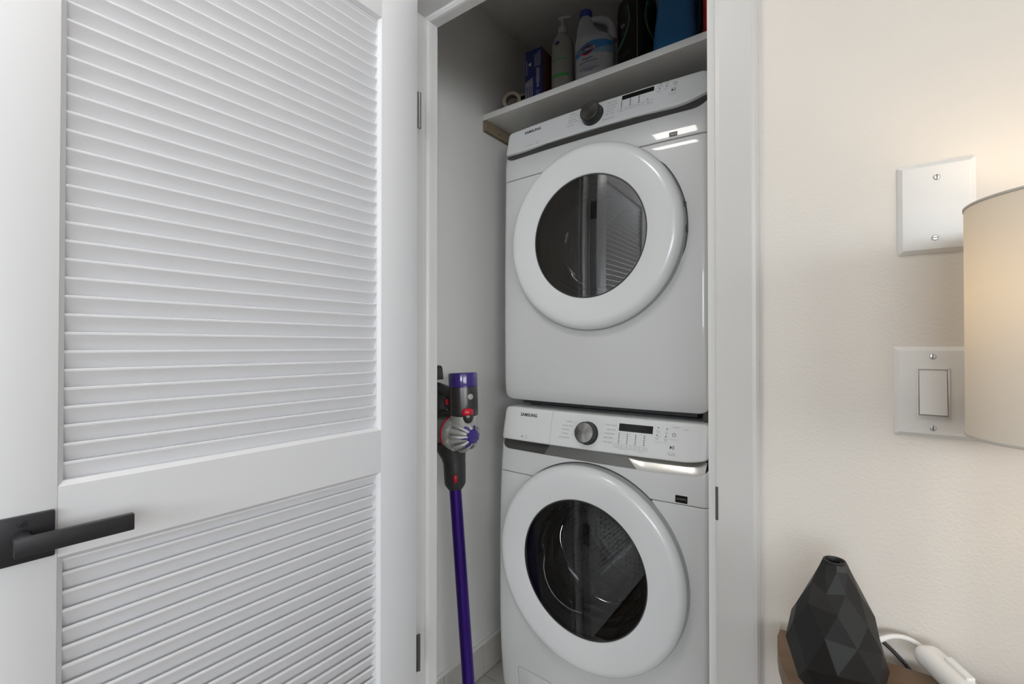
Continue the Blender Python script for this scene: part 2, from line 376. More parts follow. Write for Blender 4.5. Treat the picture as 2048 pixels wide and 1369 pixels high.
# sloping bead round each opening
BD = .0062
for (z0, z1) in ops:
    def P(y, z, x): return (x, y, z)
    o_ = [(OY0, z0), (OY1, z0), (OY1, z1), (OY0, z1)]; i_ = [(OY0 + BD, z0 + BD), (OY1 - BD, z0 + BD), (OY1 - BD, z1 - BD), (OY0 + BD, z1 - BD)]
    for k in range(4):
        a, b = o_[k], o_[(k + 1) % 4]; c, d = i_[(k + 1) % 4], i_[k]
        v = [P(*a, XF - .0003), P(*b, XF - .0003), P(*c, XF - .0065), P(*d, XF - .0065), P(*a, XB + .001), P(*b, XB + .001), P(*c, XB + .0065), P(*d, XB + .0065)]
        dl(py('bead_moulding', v, [[0, 1, 2, 3], [4, 7, 6, 5], [2, 6, 7, 3], [0, 4, 5, 1], [0, 3, 7, 4], [1, 5, 6, 2]], M_door, D))
# slats: upper edge towards the viewer, lower edge set back
def slat_mesh():
    h, d, t = .0292, .0165, .0062           # vertical run, set-back, thickness
    ang = math.atan2(h, d); nx, nz = math.sin(ang), math.cos(ang)   # face normal in (x out, z down)
    prof = []
    top = Vector((-.0075 - .0031, 0)); 
    dirv = Vector((-d, -h)).normalized(); nrm = Vector((h, -d)).normalized()   # outward-down normal
    L_ = math.hypot(h, d); c0 = Vector((XF * 0 - .0105, -.0031))
    x0_, zt = -.0076, 0.0
    prof += [Vector((x0_, zt - .0034)), Vector((x0_, zt - .0008)), Vector((x0_ - .0008, zt)), Vector((x0_ - .0040, zt)), Vector((x0_ - .0062, zt - .0016))]
    c0 = (prof[0] + prof[-1]) / 2
    c1 = c0 + dirv * L_
    prof.append(c1 - nrm * t / 2); prof.append(c1 - nrm * t / 2 * .3 + dirv * .001); prof.append(c1 + nrm * t / 2 * .3 + dirv * .001); prof.append(c1 + nrm * t / 2)
    vs, fs = [], []; n = len(prof)
    for y in (OY0 + .004, OY1 - .004):
        for p in prof: vs.append((XF + p.x, y, p.y))
    for i in range(n): fs.append([i, (i + 1) % n, n + (i + 1) % n, n + i])
    fs.append(list(range(n))); fs.append(list(range(2 * n - 1, n - 1, -1)))
    me = bpy.data.meshes.new('slat'); me.from_pydata(vs, [], fs)
    b = bmesh.new(); b.from_mesh(me); bmesh.ops.recalc_face_normals(b, faces=b.faces[:]); b.to_mesh(me); b.free()
    me.materials.append(M_slat); me.polygons.foreach_set('use_smooth', [True] * len(me.polygons)); me.set_sharp_from_angle(angle=math.radians(25))
    return me
sm = slat_mesh(); PITCH = .02521
def put_slat(z):
    o = bpy.data.objects.new('slat', sm); C.objects.link(o); o.parent = D
    o.location = (-D.location.x, -D.location.y, z)
z = 1.0429
while z < 1.939 + .012: put_slat(min(z, 9)) if z < 1.933 else None; z += PITCH
put_slat(1.9335)
z = .8940 + .0245
put_slat(.9135)
z = .8940
while z > .262: put_slat(z); z -= PITCH
put_slat(z + .004)
# sloping sill under the lowest slat and over the upper one
# hinges (knuckles on the frame side)
for hz in (1.775, .46):
    bm = bmesh.new()
    for k in range(3): add_lathe(bm, [(.0036, 0), (.0036, .0285)], (XF + .0005, DY1 + .0072, hz - .0435 + k * .029), (0, 0, 1), 12, True, True)
    add_box(bm, XF - .030, XF + .0005, DY1 + .0002, DY1 + .0025, hz - .044, hz + .044)
    dl(from_bm('hinge', bm, M_dgrey if hz < 1 else M_mgrey, D, True, 40))
# lever handle
hd = dl(box('door_handle', XF, XF + .009, .0795, .1456, .9258, .9852, M_black, D, .0016, 2))
lathe('screw', [(.0046, 0), (.0046, .0012), (.0022, .0014), (.0019, .0004), (0, .0004)], (XF + .009, .1150, .9757), (1, 0, 0), M_black, hd, 16)
LZ0, LZ1 = .9475, .9705
bm = bmesh.new()
add_box(bm, XF + .048, XF + .058, .1020, .2165, LZ0 + .001, LZ1, .0010, 2)
from_bm('lever', bm, M_black, hd, True, 40)
tube('lever_neck', bez((XF + .008, .114, .9585), (XF + .034, .112, .9585), (XF + .044, .114, .9585), (XF + .0465, .124, .9585), 10), .0098, M_black, hd, 16)

# ================================================================== SHELF
SHZ0, SHZ1 = 2.0335, 2.0545
sh = tag(empty('shelf', (CXL, 1.334, SHZ1)), 'white closet shelf above the dryer on a raw wood batten', 'shelf')
def pl(o, p): o.location = -Vector(p.location); return o
pl(box('shelf_board', CXL + .001, CXR - .001, 1.334, 1.78, SHZ0, SHZ1, M_shelf, sh, .0008, 1), sh)
bt = pl(box('batten', CXL, CXL + .018, 1.336, 1.78, 1.994, SHZ0, M_batten, sh, .001, 1), sh)
lathe('screw', [(.003, 0), (.0028, .0006), (0, .0005)], (CXL + .018, 1.415, 2.006), (1, 0, 0), M_dark, bt, 10)
pl(box('batten', CXR - .018, CXR, 1.336, 1.78, 1.994, SHZ0, M_batten, sh, .001, 1), sh)
S_TOP = SHZ1

# ================================================================== LAUNDRY MACHINES
def spline(xs, ys):
    xs = np.array(xs, float); ys = np.array(ys, float); n = len(xs); h = np.diff(xs)
    A = np.zeros((n, n)); r = np.zeros(n); A[0, 0] = A[-1, -1] = 1
    for i in range(1, n - 1):
        A[i, i - 1] = h[i - 1]; A[i, i] = 2 * (h[i - 1] + h[i]); A[i, i + 1] = h[i]
        r[i] = 6 * ((ys[i + 1] - ys[i]) / h[i] - (ys[i] - ys[i - 1]) / h[i - 1])
    m = np.linalg.solve(A, r)
    def f(x):
        x = min(max(x, xs[0]), xs[-1]); i = min(max(int(np.searchsorted(xs, x)) - 1, 0), n - 2)
        a = (xs[i + 1] - x) / h[i]; b = (x - xs[i]) / h[i]
        return float(a * ys[i] + b * ys[i + 1] + ((a ** 3 - a) * m[i] + (b ** 3 - b) * m[i + 1]) * h[i] ** 2 / 6)
    return f
HW = .343
class Machine:
    def __init__(s, name, label, xc, zb, zt, vz, bow=.014, rc=.016):
        s.root = tag(empty(name, (xc, 1.318, zb)), label, name if name == 'dryer' else 'washing machine')
        s.xc, s.zb, s.zt, s.bow, s.rc = xc, zb, zt, bow, rc
        s.v = spline([p[0] for p in vz], [p[1] for p in vz])
    def fy(s, x, z):        # outward is -y, relative to the root's y
        ax = abs(x); y = -s.v(z) - s.bow * (1 - min(ax / HW, 1) ** 2)
        d = ax - (HW - s.rc)
        if d > 0: d = min(d, s.rc); y += s.rc - math.sqrt(max(s.rc ** 2 - d * d, 0)) * 1.0
        return y
    def P(s, x, z, out=0.0): return (x, s.fy(x, z) - out, z - s.zb)
    def shell(s, name, zlo, zhi, out, r, depth, m, x0=-HW, x1=HW, nz=24, nx=64, rs=None):
        """curved cover piece: front skin with rounded upper/lower edges plus a skirt going back"""
        rs = r if rs is None else rs
        e = [0, .02, .06, .12, .2, .3]
        def dens(a, b, rr, n):
            t = sorted(set([round(a + rr * k / 5, 6) for k in range(6)] + [round(b - rr * k / 5, 6) for k in range(6)] + [round(q, 6) for q in lin(a + rr, b - rr, n)]))
            return t
        cs_ = [-HW + .03 * (1 - math.cos(k * PI / 2 / 8)) for k in range(9)]
        xs = sorted(set([round(q, 5) for q in lin(x0, x1, nx)] + [round(q, 5) for q in cs_ if x0 <= q <= x1] + [round(-q, 5) for q in cs_ if x0 <= -q <= x1]))
        vs, fs = [], []; nrow = None
        def rnd(d, rr):
            if rr <= 0 or d >= rr: return 0.0
            return rr - math.sqrt(max(rr * rr - (rr - d) ** 2, 0))
        cols = []
        for x in xs:
            a, b = zlo(x), zhi(x); rr = min(r, (b - a) * .45)
            t = [a + rr * (1 - math.cos(k * PI / 2 / 5)) for k in range(6)] + lin(a + rr, b - rr, nz)[1:-1] + [b - rr * (1 - math.cos(k * PI / 2 / 5)) for k in range(5, -1, -1)]
            dx = min(x - x0, x1 - x); col = []
            for z in t:
                dz = min(z - a, b - z); col.append((x, s.fy(x, z) - out + max(rnd(dz, rr), rnd(dx, rs) if rs else 0), z - s.zb))
            cols.append(col)
        nrow = len(cols[0])
        for c in cols: vs += c
        for i in range(len(xs) - 1):
            for k in range(nrow - 1):
                p = i * nrow + k; fs.append([p, p + nrow, p + nrow + 1, p + 1])
        # skirt
        loop = [i * nrow for i in range(len(xs))] + [(len(xs) - 1) * nrow + k for k in range(1, nrow)] + [i * nrow + nrow - 1 for i in range(len(xs) - 2, -1, -1)] + [k for k in range(nrow - 2, 0, -1)]
        base = len(vs)
        for q in loop: vs.append((vs[q][0], depth, vs[q][2]))
        L = len(loop)
        for i in range(L): fs.append([loop[i], base + i, base + (i + 1) % L, loop[(i + 1) % L]])
        o = py(name, vs, fs, m, s.root, True, 38); return o
    def cut_disc(s, o, cx, cz, r):
        bm = bmesh.new(); add_lathe(bm, [(r, 0), (r, .6)], (cx - 0, -.25, cz - s.zb), (0, 1, 0), 96, True, True)
        bmesh.ops.recalc_face_normals(bm, faces=bm.faces[:])
        me = bpy.data.meshes.new('cutter'); bm.to_mesh(me); bm.free(); c = bpy.data.objects.new('cutter', me); C.objects.link(c); c.location = s.root.location
        bpy.context.view_layer.update()
        md = o.modifiers.new('hole', 'BOOLEAN'); md.object = c; md.operation = 'DIFFERENCE'; md.solver = 'EXACT'
        dg = bpy.context.evaluated_depsgraph_get(); new = bpy.data.meshes.new_from_object(o.evaluated_get(dg)); o.modifiers.clear(); o.data = new
        bpy.data.objects.remove(c)
        if len(new.materials) == 0: new.materials.append(M_appl)
    def lathe(s, name, prof, cx, y0, cz, m, parent=None, n=96, cap0=False, cap1=False, sharp=30):
        """prof: (radius, distance out of the plane y0, towards the room)"""
        bm = bmesh.new(); add_lathe(bm, prof, (cx, y0, cz - s.zb), (0, -1, 0), n, cap0, cap1)
        return from_bm(name, bm, m, parent or s.root, True, sharp)

def corner(R, x, w=HW):   # how far a rounded corner eats into the edge at x
    d = abs(x) - (w - R)
    return 0.0 if d <= 0 else R - math.sqrt(max(R * R - min(d, R) ** 2, 0))

# ---------------- dryer (upper)
DR = Machine('dryer', 'white front-loading dryer stacked on top of the washer, window reflecting the louvred door', -.66, .9935, 1.957,
             [(1.0, -.030), (1.016, -.018), (1.032, -.007), (1.06, -.001), (1.15, .001), (1.36, .002), (1.6, .000), (1.67, -.0012), (1.73, -.0020), (1.78, -.0023), (1.82, -.0028), (1.85, -.0060), (1.88, -.0125), (1.96, -.030)])
DR.fascia = DR.shell('lower_front_panel', lambda x: 1.0155 + corner(.034, x) * .9, lambda x: 1.7735, 0, .0028, .10, M_appl, nz=40, rs=0)
up_top = lambda x: 1.8455 + corner(.03, x) * .9
DR.shell('upper_front_panel', lambda x: 1.7755, lambda x: 1.8475 + .75 * corner(.045, x), 0, .0028, .10, M_appl, nz=14, rs=0)
zbot = lambda x: 1.8685 + (.020 * max(0, (x - .25) / .09) ** 2 if x > .25 else 0) + (.004 * max(0, (-x - .25) / .09) ** 2 if x < -.25 else 0)
DR.shell('grip_strip', lambda x: 1.8445 + .75 * corner(.045, x), lambda x: 1.886, -.004, .001, .09, M_dgrey, nz=8, rs=0)
DR.panel = DR.shell('control_panel', lambda x: zbot(x) + corner(.012, x), lambda x: 1.955 - corner(.024, x), .006, .006, .10, M_plas, nz=14, rs=.004)
# bowed lip under the panel, left and right of the middle
def lip(x): return .0065 * max(0, min(1, (x - .10) / .14)) + .006 * max(0, min(1, (-x - .13) / .1))
DR.shell('panel_lip', lambda x: zbot(x) + .0015 - lip(x) - .0002, lambda x: zbot(x) + .004 + corner(.012, x), .001, .0014, .09, M_rim, nz=5, rs=0)
# ---------------- washer (lower)
WA = Machine('washing_machine', 'white front-loading washer at the bottom of the stack, dark window showing the steel drum', -.655, .0, .993,
             [(.0, .000), (.03, .012), (.07, .020), (.168, .030), (.32, .036), (.55, .036), (.70, .033), (.78, .028), (.85, .021), (.895, .013), (.97, -.004), (1.0, -.012)], bow=.013)
WA.fascia = WA.shell('lower_front_panel', lambda x: .028 + corner(.02, x), lambda x: .7745, 0, .0026, .10, M_appl, nz=40, rs=0)
WA.shell('upper_front_panel', lambda x: .7763, lambda x: .850 + .9 * corner(.036, x) + (.010 * max(0, (x - .2) / .12) ** 1.2 if x > .2 else 0) * .6, 0, .0026, .10, M_appl, nz=14, rs=0)
wzb = lambda x: .8845 + .0025 * (x / HW) + (.012 * max(0, (x - .27) / .07) ** 2 if x > .27 else 0)
WA.panel = WA.shell('control_panel', lambda x: wzb(x) + corner(.014, x), lambda x: .9905 - corner(.022, x), .007, .006, .10, M_plas, nz=14, rs=.004)
# grip strip: deep dark hand grip left, flat grey middle, bright scooped right
def strip_piece(name, x0, x1, x0b, x1b, d_top, d_bot, m, flat=False):
    vs, fs = [], []; nx, nz = 26, 10
    for i in range(nx):
        t = i / (nx - 1); col = []
        for k in range(nz):
            q = k / (nz - 1); z0 = .846 + .9 * corner(.036, x0 + (x1 - x0) * t); z1 = .892
            xt = x0 + (x1 - x0) * t; xb = x0b + (x1b - x0b) * t; x = xb + (xt - xb) * q
            z0 = .846 + .9 * corner(.036, x) + (.006 * max(0, (x - .2) / .12) ** 1.2 if x > .2 else 0)
            z = z0 + (z1 - z0) * q
            e = math.sin(PI * min(t, 1 - t)) if not flat else 1
            dep = d_bot + (d_top - d_bot) * (q ** 1.4) * (1 if flat else min(1, 6 * min(t, 1 - t) + .15))
            vs.append((x, WA.fy(x, z) + dep, z - WA.zb))
    for i in range(nx - 1):
        for k in range(nz - 1):
            p = i * nz + k; fs.append([p, p + nz, p + nz + 1, p + 1])
    return py(name, vs, fs, m, WA.root, True, 60)
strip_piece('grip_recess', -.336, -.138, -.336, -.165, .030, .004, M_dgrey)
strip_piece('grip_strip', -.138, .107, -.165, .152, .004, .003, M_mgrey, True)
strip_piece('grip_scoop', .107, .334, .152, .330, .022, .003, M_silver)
# vertical seam of the detergent drawer
WA_seam = [(-.1405, z) for z in lin(.8875, .988, 10)]
tube('drawer_seam', [WA.P(x, z, .0066) for x, z in WA_seam], .0006, M_ink2, WA.root, 6)

def cabinet(mc, z0, z1, yb, bottom_gap=0.0):
    bm = bmesh.new(); add_box(bm, -HW + .0015, HW - .0015, .05, yb, z0 - mc.zb, z1 - mc.zb)
    # open front and door-sized hollow: remove the front face
    bm.faces.ensure_lookup_table()
    for f in list(bm.faces):
        if f.normal.y < -.9 or abs(f.calc_center_median().y - .05) < 1e-5: bm.faces.remove(f)
    return from_bm('cabinet', bm, M_side, mc.root)
cabinet(DR, 1.018, 1.951, .74); cabinet(WA, .028, .985, .76)
for sx in (-1, 1):
    tube('side_crease', [(sx * (HW - .001), .06, 1.7745 - DR.zb), (sx * (HW - .001), .73, 1.7745 - DR.zb)], .0011, M_side, DR.root, 6)
    tube('side_crease', [(sx * (HW - .001), .06, .7754), (sx * (HW - .001), .75, .7754)], .0011, M_side, WA.root, 6)
for mc, zz in ((DR, .9935), (WA, 0.0)):
    for sx in (-1, 1):
        for y in (.10, .68):
            lathe('foot', [(.024, 0), (.026, .004), (.022, .008), (.014, .010), (.014, .026 if mc is DR else .03)], (sx * .27, y, 0), (0, 0, 1), M_dark, mc.root, 20)
# kick rail under the dryer and stacking bracket
bm = bmesh.new(); add_box(bm, -.29, .30, .045, .075, 1.002 - DR.zb, 1.018 - DR.zb); from_bm('base_rail', bm, M_dark, DR.root)
bm = bmesh.new(); add_box(bm, .318, .3425, .03, .09, .9945 - DR.zb, 1.030 - DR.zb, .002); from_bm('stacking_bracket', bm, M_dgrey, DR.root, True, 40)

# ---------------- knobs, displays, print
def knob(mc, x, z, r, m_face, arrow):
    y = mc.fy(x, z) - .006; tilt = math.atan((mc.fy(x, z + .02) - mc.fy(x, z - .02)) / .04)
    ax = Vector((0, -math.cos(tilt), math.sin(tilt))); o = Vector((x, y, z - mc.zb))
    k = lathe('knob', [(r + .003, -.004), (r + .003, .002), (r + .0012, .005), (r, .006), (r, .023), (r - .001, .0255), (r - .003, .0265)], o, ax, M_dark, mc.root, 56, False, False)
    f = lathe('knob_face', [(r - .0024, .0240), (r - .0030, .0272), (r - .006, .0276), (0, .0276)], o, ax, m_face, k, 56, False, False, 25)
    u, w, a = frame_of(ax)
    # indicator line
    bm = bmesh.new(); d = (u * math.cos(arrow) + w * math.sin(arrow)); e = a.cross(d)
    p0 = o + a * .0281; vs = [p0 + e * .0003, p0 - e * .0003, p0 + d * (r - .007) - e * .0005, p0 + d * (r - .007) + e * .0005]
    bm.faces.new([bm.verts.new(v) for v in vs]); from_bm('pointer', bm, M_silver, k)
    return k
def radial_metal():
    m = bpy.data.materials.new('spun_metal_knob'); m.use_nodes = True; nt = m.node_tree; b = nt.nodes['Principled BSDF']
    b.inputs['Base Color'].default_value = (.42, .41, .395, 1); b.inputs['Metallic'].default_value = 1; b.inputs['Roughness'].default_value = .26
    b.inputs['Anisotropic'].default_value = .85
    tc = nt.nodes.new('ShaderNodeTangent'); tc.direction_type = 'RADIAL'; tc.axis = 'Y'
    nt.links.new(tc.outputs[0], b.inputs['Tangent']); return m
M_knob = mat('knob_metal', (.30, .29, .28), .22, metal=1.0)
M_knob2 = radial_metal()
kd = knob(DR, .0035, 1.915, .0325, M_knob2, 1.2)
kw = knob(WA, -.009, .9345, .0325, M_knob2, .9)

def panel_print(mc, L):
    lay = lambda x, z: mc.P(x, z, L.get('out', .006) + .0005)
    lay2 = lambda x, z: mc.P(x, z, L.get('out', .006) + .0007)
    text_mesh([('SAMSUNG', L['logo'][0], L['logo'][1], .0135, 'LEFT', 1.10, 0, .035)], lay2, 'logo_lettering', M_ink, mc.root)
    text_mesh(L['dial'], lay, 'dial_lettering', M_ink2, mc.root)
    xa, xb, za, zb = L['disp']
    xs = lin(xa, xb, 10); band('display', xs, lambda x: za, lambda x: zb, lay2, M_disp, mc.root, 3)
    # dots and option bars
    vs, fs = [], []
    def quad(x0, x1, z0, z1):
        n = max(2, int((x1 - x0) / .02) + 1)
        for i in range(n):
            a = x0 + (x1 - x0) * i / n; b = x0 + (x1 - x0) * (i + 1) / n; k = len(vs)
            vs.extend([lay2(a, z0), lay2(b, z0), lay2(b, z1), lay2(a, z1)]); fs.append([k, k + 1, k + 2, k + 3])
    def dot(x, z, r=.0015): quad(x - r, x + r, z - r, z + r)
    for d in L['dots']: dot(*d)
    for q in L['bars']: quad(*q)
    py('indicator_marks', vs, fs, M_ink, mc.root, fix=False)['kind'] = 'stuff'
    vs, fs = [], []
    def outline(x0, x1, z0, z1, t=.0005):
        quad(x0, x1, z0, z0 + t); quad(x0, x1, z1 - t, z1); quad(x0, x0 + t, z0, z1); quad(x1 - t, x1, z0, z1)
    for q in L['boxes']: outline(*q)
    for q in L['lines']: quad(*q)
    py('option_outlines', vs, fs, M_ink2, mc.root, fix=False)['kind'] = 'stuff'
    # power ring
    px, pz = L['power']; vs, fs = [], []
    for i in range(20):
        a = 2 * PI * i / 20; b = 2 * PI * (i + 1) / 20; k = len(vs)
        if 4 <= i <= 5: continue
        vs.extend([lay2(px + .0042 * math.cos(a), pz + .0042 * math.sin(a)), lay2(px + .0042 * math.cos(b), pz + .0042 * math.sin(b)), lay2(px + .0052 * math.cos(b), pz + .0052 * math.sin(b)), lay2(px + .0052 * math.cos(a), pz + .0052 * math.sin(a))]); fs.append([k, k + 1, k + 2, k + 3])
    k = len(vs); vs.extend([lay2(px - .0005, pz), lay2(px + .0005, pz), lay2(px + .0005, pz + .0052), lay2(px - .0005, pz + .0052)]); fs.append([k, k + 1, k + 2, k + 3])
    qx, qz = L['play']; k = len(vs)
    vs.extend([lay2(qx - .005, qz - .005), lay2(qx + .0015, qz), lay2(qx - .005, qz + .005)]); fs.append([k, k + 1, k + 2])
    for dx in (.0025, .005):
        k = len(vs); vs.extend([lay2(qx + dx, qz - .005), lay2(qx + dx + .0012, qz - .005), lay2(qx + dx + .0012, qz + .005), lay2(qx + dx, qz + .005)]); fs.append([k, k + 1, k + 2, k + 3])
    py('power_symbols', vs, fs, M_ink, mc.root, fix=False)['kind'] = 'stuff'

f = .0052
def cluster(z0, cols, dx0):   # dots columns under the display
    return [(x + (dz - 2) * dx0, z0 - dz * .0062) for x in cols for dz in range(5)]
panel_print(WA, dict(out=.007, logo=(-.268, .9685), disp=(.0905, .190, .9525, .9735),
    dial=[('NORMAL', -.062, .963, f, 'RIGHT', 1.2), ('HEAVY DUTY', -.060, .950, f, 'RIGHT', 1.2), ('BEDDING', -.072, .938, f, 'RIGHT', 1.2), ('TOWELS', -.074, .926, f, 'RIGHT', 1.2), ('ACTIVEWEAR', -.070, .914, f, 'RIGHT', 1.2),
          ('QUICK WASH', .048, .9655, f, 'LEFT', 1.1), ('DELICATES', .053, .953, f, 'LEFT', 1.1), ('RINSE+SPIN', .049, .941, f, 'LEFT', 1.1), ('PERM PRESS', .045, .929, f, 'LEFT', 1.1), ('SELF CLEAN', .045, .9165, f, 'LEFT', 1.1),
          ('Temp', .0915, .9095, .0045), ('Spin', .117, .9092, .0045), ('Soil', .142, .909, .0045), ('Level', .167, .9085, .0045),
          ('Extra\nRinse', .205, .9615, .0042), ('Pre\nSoak', .228, .960, .0042), ('Alarm\nOff', .203, .9415, .0042), ('Delay\nEnd', .227, .940, .0042),
          ('Start / Pause', .2445, .9075, .0042), ('Power', .256, .976, .004), ('On / Off', .278, .972, .004)],
    dots=cluster(.9445, (.0925, .1175, .1425, .1675), .0) + [(.205, .9715), (.229, .970), (.203, .9515), (.227, .950), (-.252, .8975), (-.2495, .8995)],
    bars=[(-.238, -.231, .8945, .8950), (-.238, -.231, .9025, .9030), (.235, .254, .9025, .9032)],
    boxes=[(.0805, .1025, .9045, .9145), (.1055, .1275, .9042, .9142), (.1305, .1525, .904, .914), (.1555, .1775, .9035, .9135), (-.238, -.231, .8945, .9030)],
    lines=[(.197, .214, .948, .9484), (.220, .236, .947, .9474), (.241, .261, .9752, .9757), (.238, .258, .9435, .944), (.196, .236, .9325, .9329), (.094, .12, .9015, .9019), (.146, .165, .8995, .8999)] + [(-.058, -.047, .96, .9604), (.036, .046, .966, .9664), (.040, .048, .941, .9414), (-.058, -.047, .938, .9384), (-.062, -.050, .9255, .9259)],
    power=(.2485, .956), play=(.2445, .9225)))
panel_print(DR, dict(logo=(-.2605, 1.9325), disp=(.0965, .1925, 1.9345, 1.9485),
    dial=[('NORMAL', -.056, 1.9415, f, 'RIGHT', 1.2), ('HEAVY DUTY', -.046, 1.932, f, 'RIGHT', 1.2), ('BEDDING', -.056, 1.9215, f, 'RIGHT', 1.2), ('AIR REFRESH', -.048, 1.9125, f, 'RIGHT', 1.2), ('TIME DRY', -.060, 1.902, f, 'RIGHT', 1.2),
          ('PERM PRESS', .050, 1.9385, f, 'LEFT', 1.1), ('ACTIVEWEAR', .049, 1.929, f, 'LEFT', 1.1), ('QUICK DRY', .049, 1.920, f, 'LEFT', 1.1), ('AIR FLUFF', .050, 1.911, f, 'LEFT', 1.1), ('DELICATES', .047, 1.902, f, 'LEFT', 1.1),
          ('SENSOR DRY', .058, 1.8865, .0055, 'CENTER', 1.2), ('Sensor Dry Care', -.236, 1.8815, .0052, 'CENTER', 1.1),
          ('Dry\nLevel', .097, 1.902, .0042), ('Temp', .124, 1.903, .0042), ('Time', .150, 1.9035, .0042), ('Adjust\nTime', .179, 1.9015, .0045),
          ('Wrinkle\nPrevent', .209, 1.944, .0042), ('Damp\nAlert', .229, 1.945, .0042), ('Alarm\nOff', .207, 1.926, .0042), ('Lock', .227, 1.928, .0042), ('Start / Pause', .246, 1.9095, .0042), ('Power', .262, 1.952, .004)],
    dots=[(x, 1.9305 - k * .0048) for x in (.0965, .1235, .150) for k in range(5)] + [(.176, 1.9125), (.211, 1.951), (.2315, 1.952), (.209, 1.935), (.2295, 1.9355)],
    bars=[], boxes=[(.087, .110, 1.8975, 1.9075), (.113, .136, 1.898, 1.908), (.139, .162, 1.8985, 1.908), (.166, .192, 1.8955, 1.909), (-.202, -.195, 1.879, 1.886)],
    lines=[(.200, .219, 1.9385, 1.9389), (.222, .238, 1.9385, 1.9389), (.243, .261, 1.9265, 1.927), (.238, .256, 1.9045, 1.905)],
    power=(.2525, 1.938), play=(.248, 1.919)))
# small stickers
band('badge', lin(.2575, .289, 5), lambda x: .7805, lambda x: .7995, lambda x, z: WA.P(x, z, .0004), M_disp, WA.root, 2)
text_mesh([('ACDPG', .273, .790, .0075, 'CENTER', 1.0)], lambda x, z: WA.P(x, z, .0008), 'badge_lettering', M_ink2, WA.root)
band('badge', lin(.240, .262, 5), lambda x: 1.782, lambda x: 1.7945, lambda x, z: DR.P(x, z, .0004), M_dgrey, DR.root, 2)
text_mesh([('PLUS', .2515, 1.788, .006, 'CENTER', 1.1)], lambda x, z: DR.P(x, z, .0008), 'badge_lettering', M_plas, DR.root)
# filter cover at the washer's foot
def fbox(a, b, z0, z1):
    vs = []
    R = .012; pts = []
    for (cx, cz, a0) in ((b - R, z1 - R, 0), (a + R, z1 - R, 90), (a + R, z0 + R, 180), (b - R, z0 + R, 270)):
        for k in range(5):
            t = math.radians(a0 + 22.5 * k); pts.append((cx + R * math.cos(t), cz + R * math.sin(t)))
    bm = bmesh.new(); fr = [bm.verts.new(WA.P(x, z, .0009)) for x, z in pts]; bk = [bm.verts.new(WA.P(x, z, -.004)) for x, z in pts]
    inn = [bm.verts.new(WA.P((x - (a + b) / 2) * .985 + (a + b) / 2, (z - (z0 + z1) / 2) * .98 + (z0 + z1) / 2, .0014)) for x, z in pts]
    n = len(pts); bm.faces.new(inn)
    for i in range(n): bm.faces.new((fr[i], fr[(i + 1) % n], inn[(i + 1) % n], inn[i])); bm.faces.new((bk[i], bk[(i + 1) % n], fr[(i + 1) % n], fr[i]))
    return from_bm('filter_cover', bm, M_appl, WA.root, True, 30)
fbox(-.262, -.120, .040, .134)
tube('cover_gap', [WA.P(x, z, .0004) for x, z in [(-.2635, .05), (-.2635, .125), (-.259, .1335), (-.250, .1355), (-.19, .1355), (-.128, .1355)]], .0009, M_rim, WA.root, 6)

# ---------------- round doors
def round_door(mc, cx, cz, R, Rg, yb, th, pane_m, dish, bulge=.002):
    """cx, cz in machine coordinates; yb = back plane; th = thickness towards the room"""
    g = mc.lathe('door_seal', [(R - .03, -.012), (R + .0035, -.010), (R + .0035, .004), (R - .004, .006)], cx, yb, cz, M_seal)
    prof = [(R - .020, -.008), (R - .001, -.002), (R, .004), (R - .001, th - .022), (R - .003, th - .014), (R - .008, th - .007), (R - .015, th - .002), (R - .022, th), (R - .030, th + .0006), (R - .055, th - .0005), (Rg + .020, th - dish * .6), (Rg + .006, th - dish), (Rg + .0015, th - dish - .001), (Rg, th - dish - .003), (Rg - .001, th - dish - .010)]
    d = mc.lathe('loading_door', prof, cx, yb, cz, M_door_pl)
    mc.lathe('rim_band', [(R + .0006, .0055), (R + .0004, th - .025), (R - .0012, th - .023)], cx, yb, cz, M_rim, d)
    mc.lathe('window_ring', [(Rg - .0002, th - dish - .0032), (Rg - .003, th - dish - .003), (Rg - .005, th - dish - .006), (Rg - .005, th - dish - .02)], cx, yb, cz, M_dark, d)
    mc.lathe('window_glass', [(Rg - .003 - (Rg - .003) * k / 14, th - dish - .004 + bulge * (1 - (1 - k / 14) ** 2)) for k in range(15)], cx, yb, cz, pane_m, d)
    # back of the door: liner ring and glass bowl that reaches into the drum
    mc.lathe('door_liner', [(Rg - .005, th - dish - .02), (Rg - .008, -.006), (Rg - .012, -.014), (R - .03, -.010)], cx, yb, cz, M_dgrey, d)
    return d
def bowl(mc, d, cx, cz, yb, r0, depth, m):
    return mc.lathe('glass_bowl', [(r0, .012), (r0 - .003, -.02), (r0 - .012, -depth * .7), (r0 - .022, -depth * .92), (r0 - .036, -depth), (r0 * .5, -depth - .004), (0, -depth - .006)], cx, yb, cz, m, d)
DR.cut_disc(DR.fascia, .005, 1.531, .205)
dd = round_door(DR, .005, 1.531, .2825, .186, -.002, .053, M_pane_d, .007)
bowl(DR, dd, .005, 1.531, -.002, .165, .075, M_bowl)
DR.lathe('drum', [(.20, -.02), (.235, -.035), (.30, -.05), (.30, -.60), (.28, -.62), (0, -.62)], .005, 0, 1.531, mat('dryer_drum_paint', (.20, .20, .195), .45), DR.root)
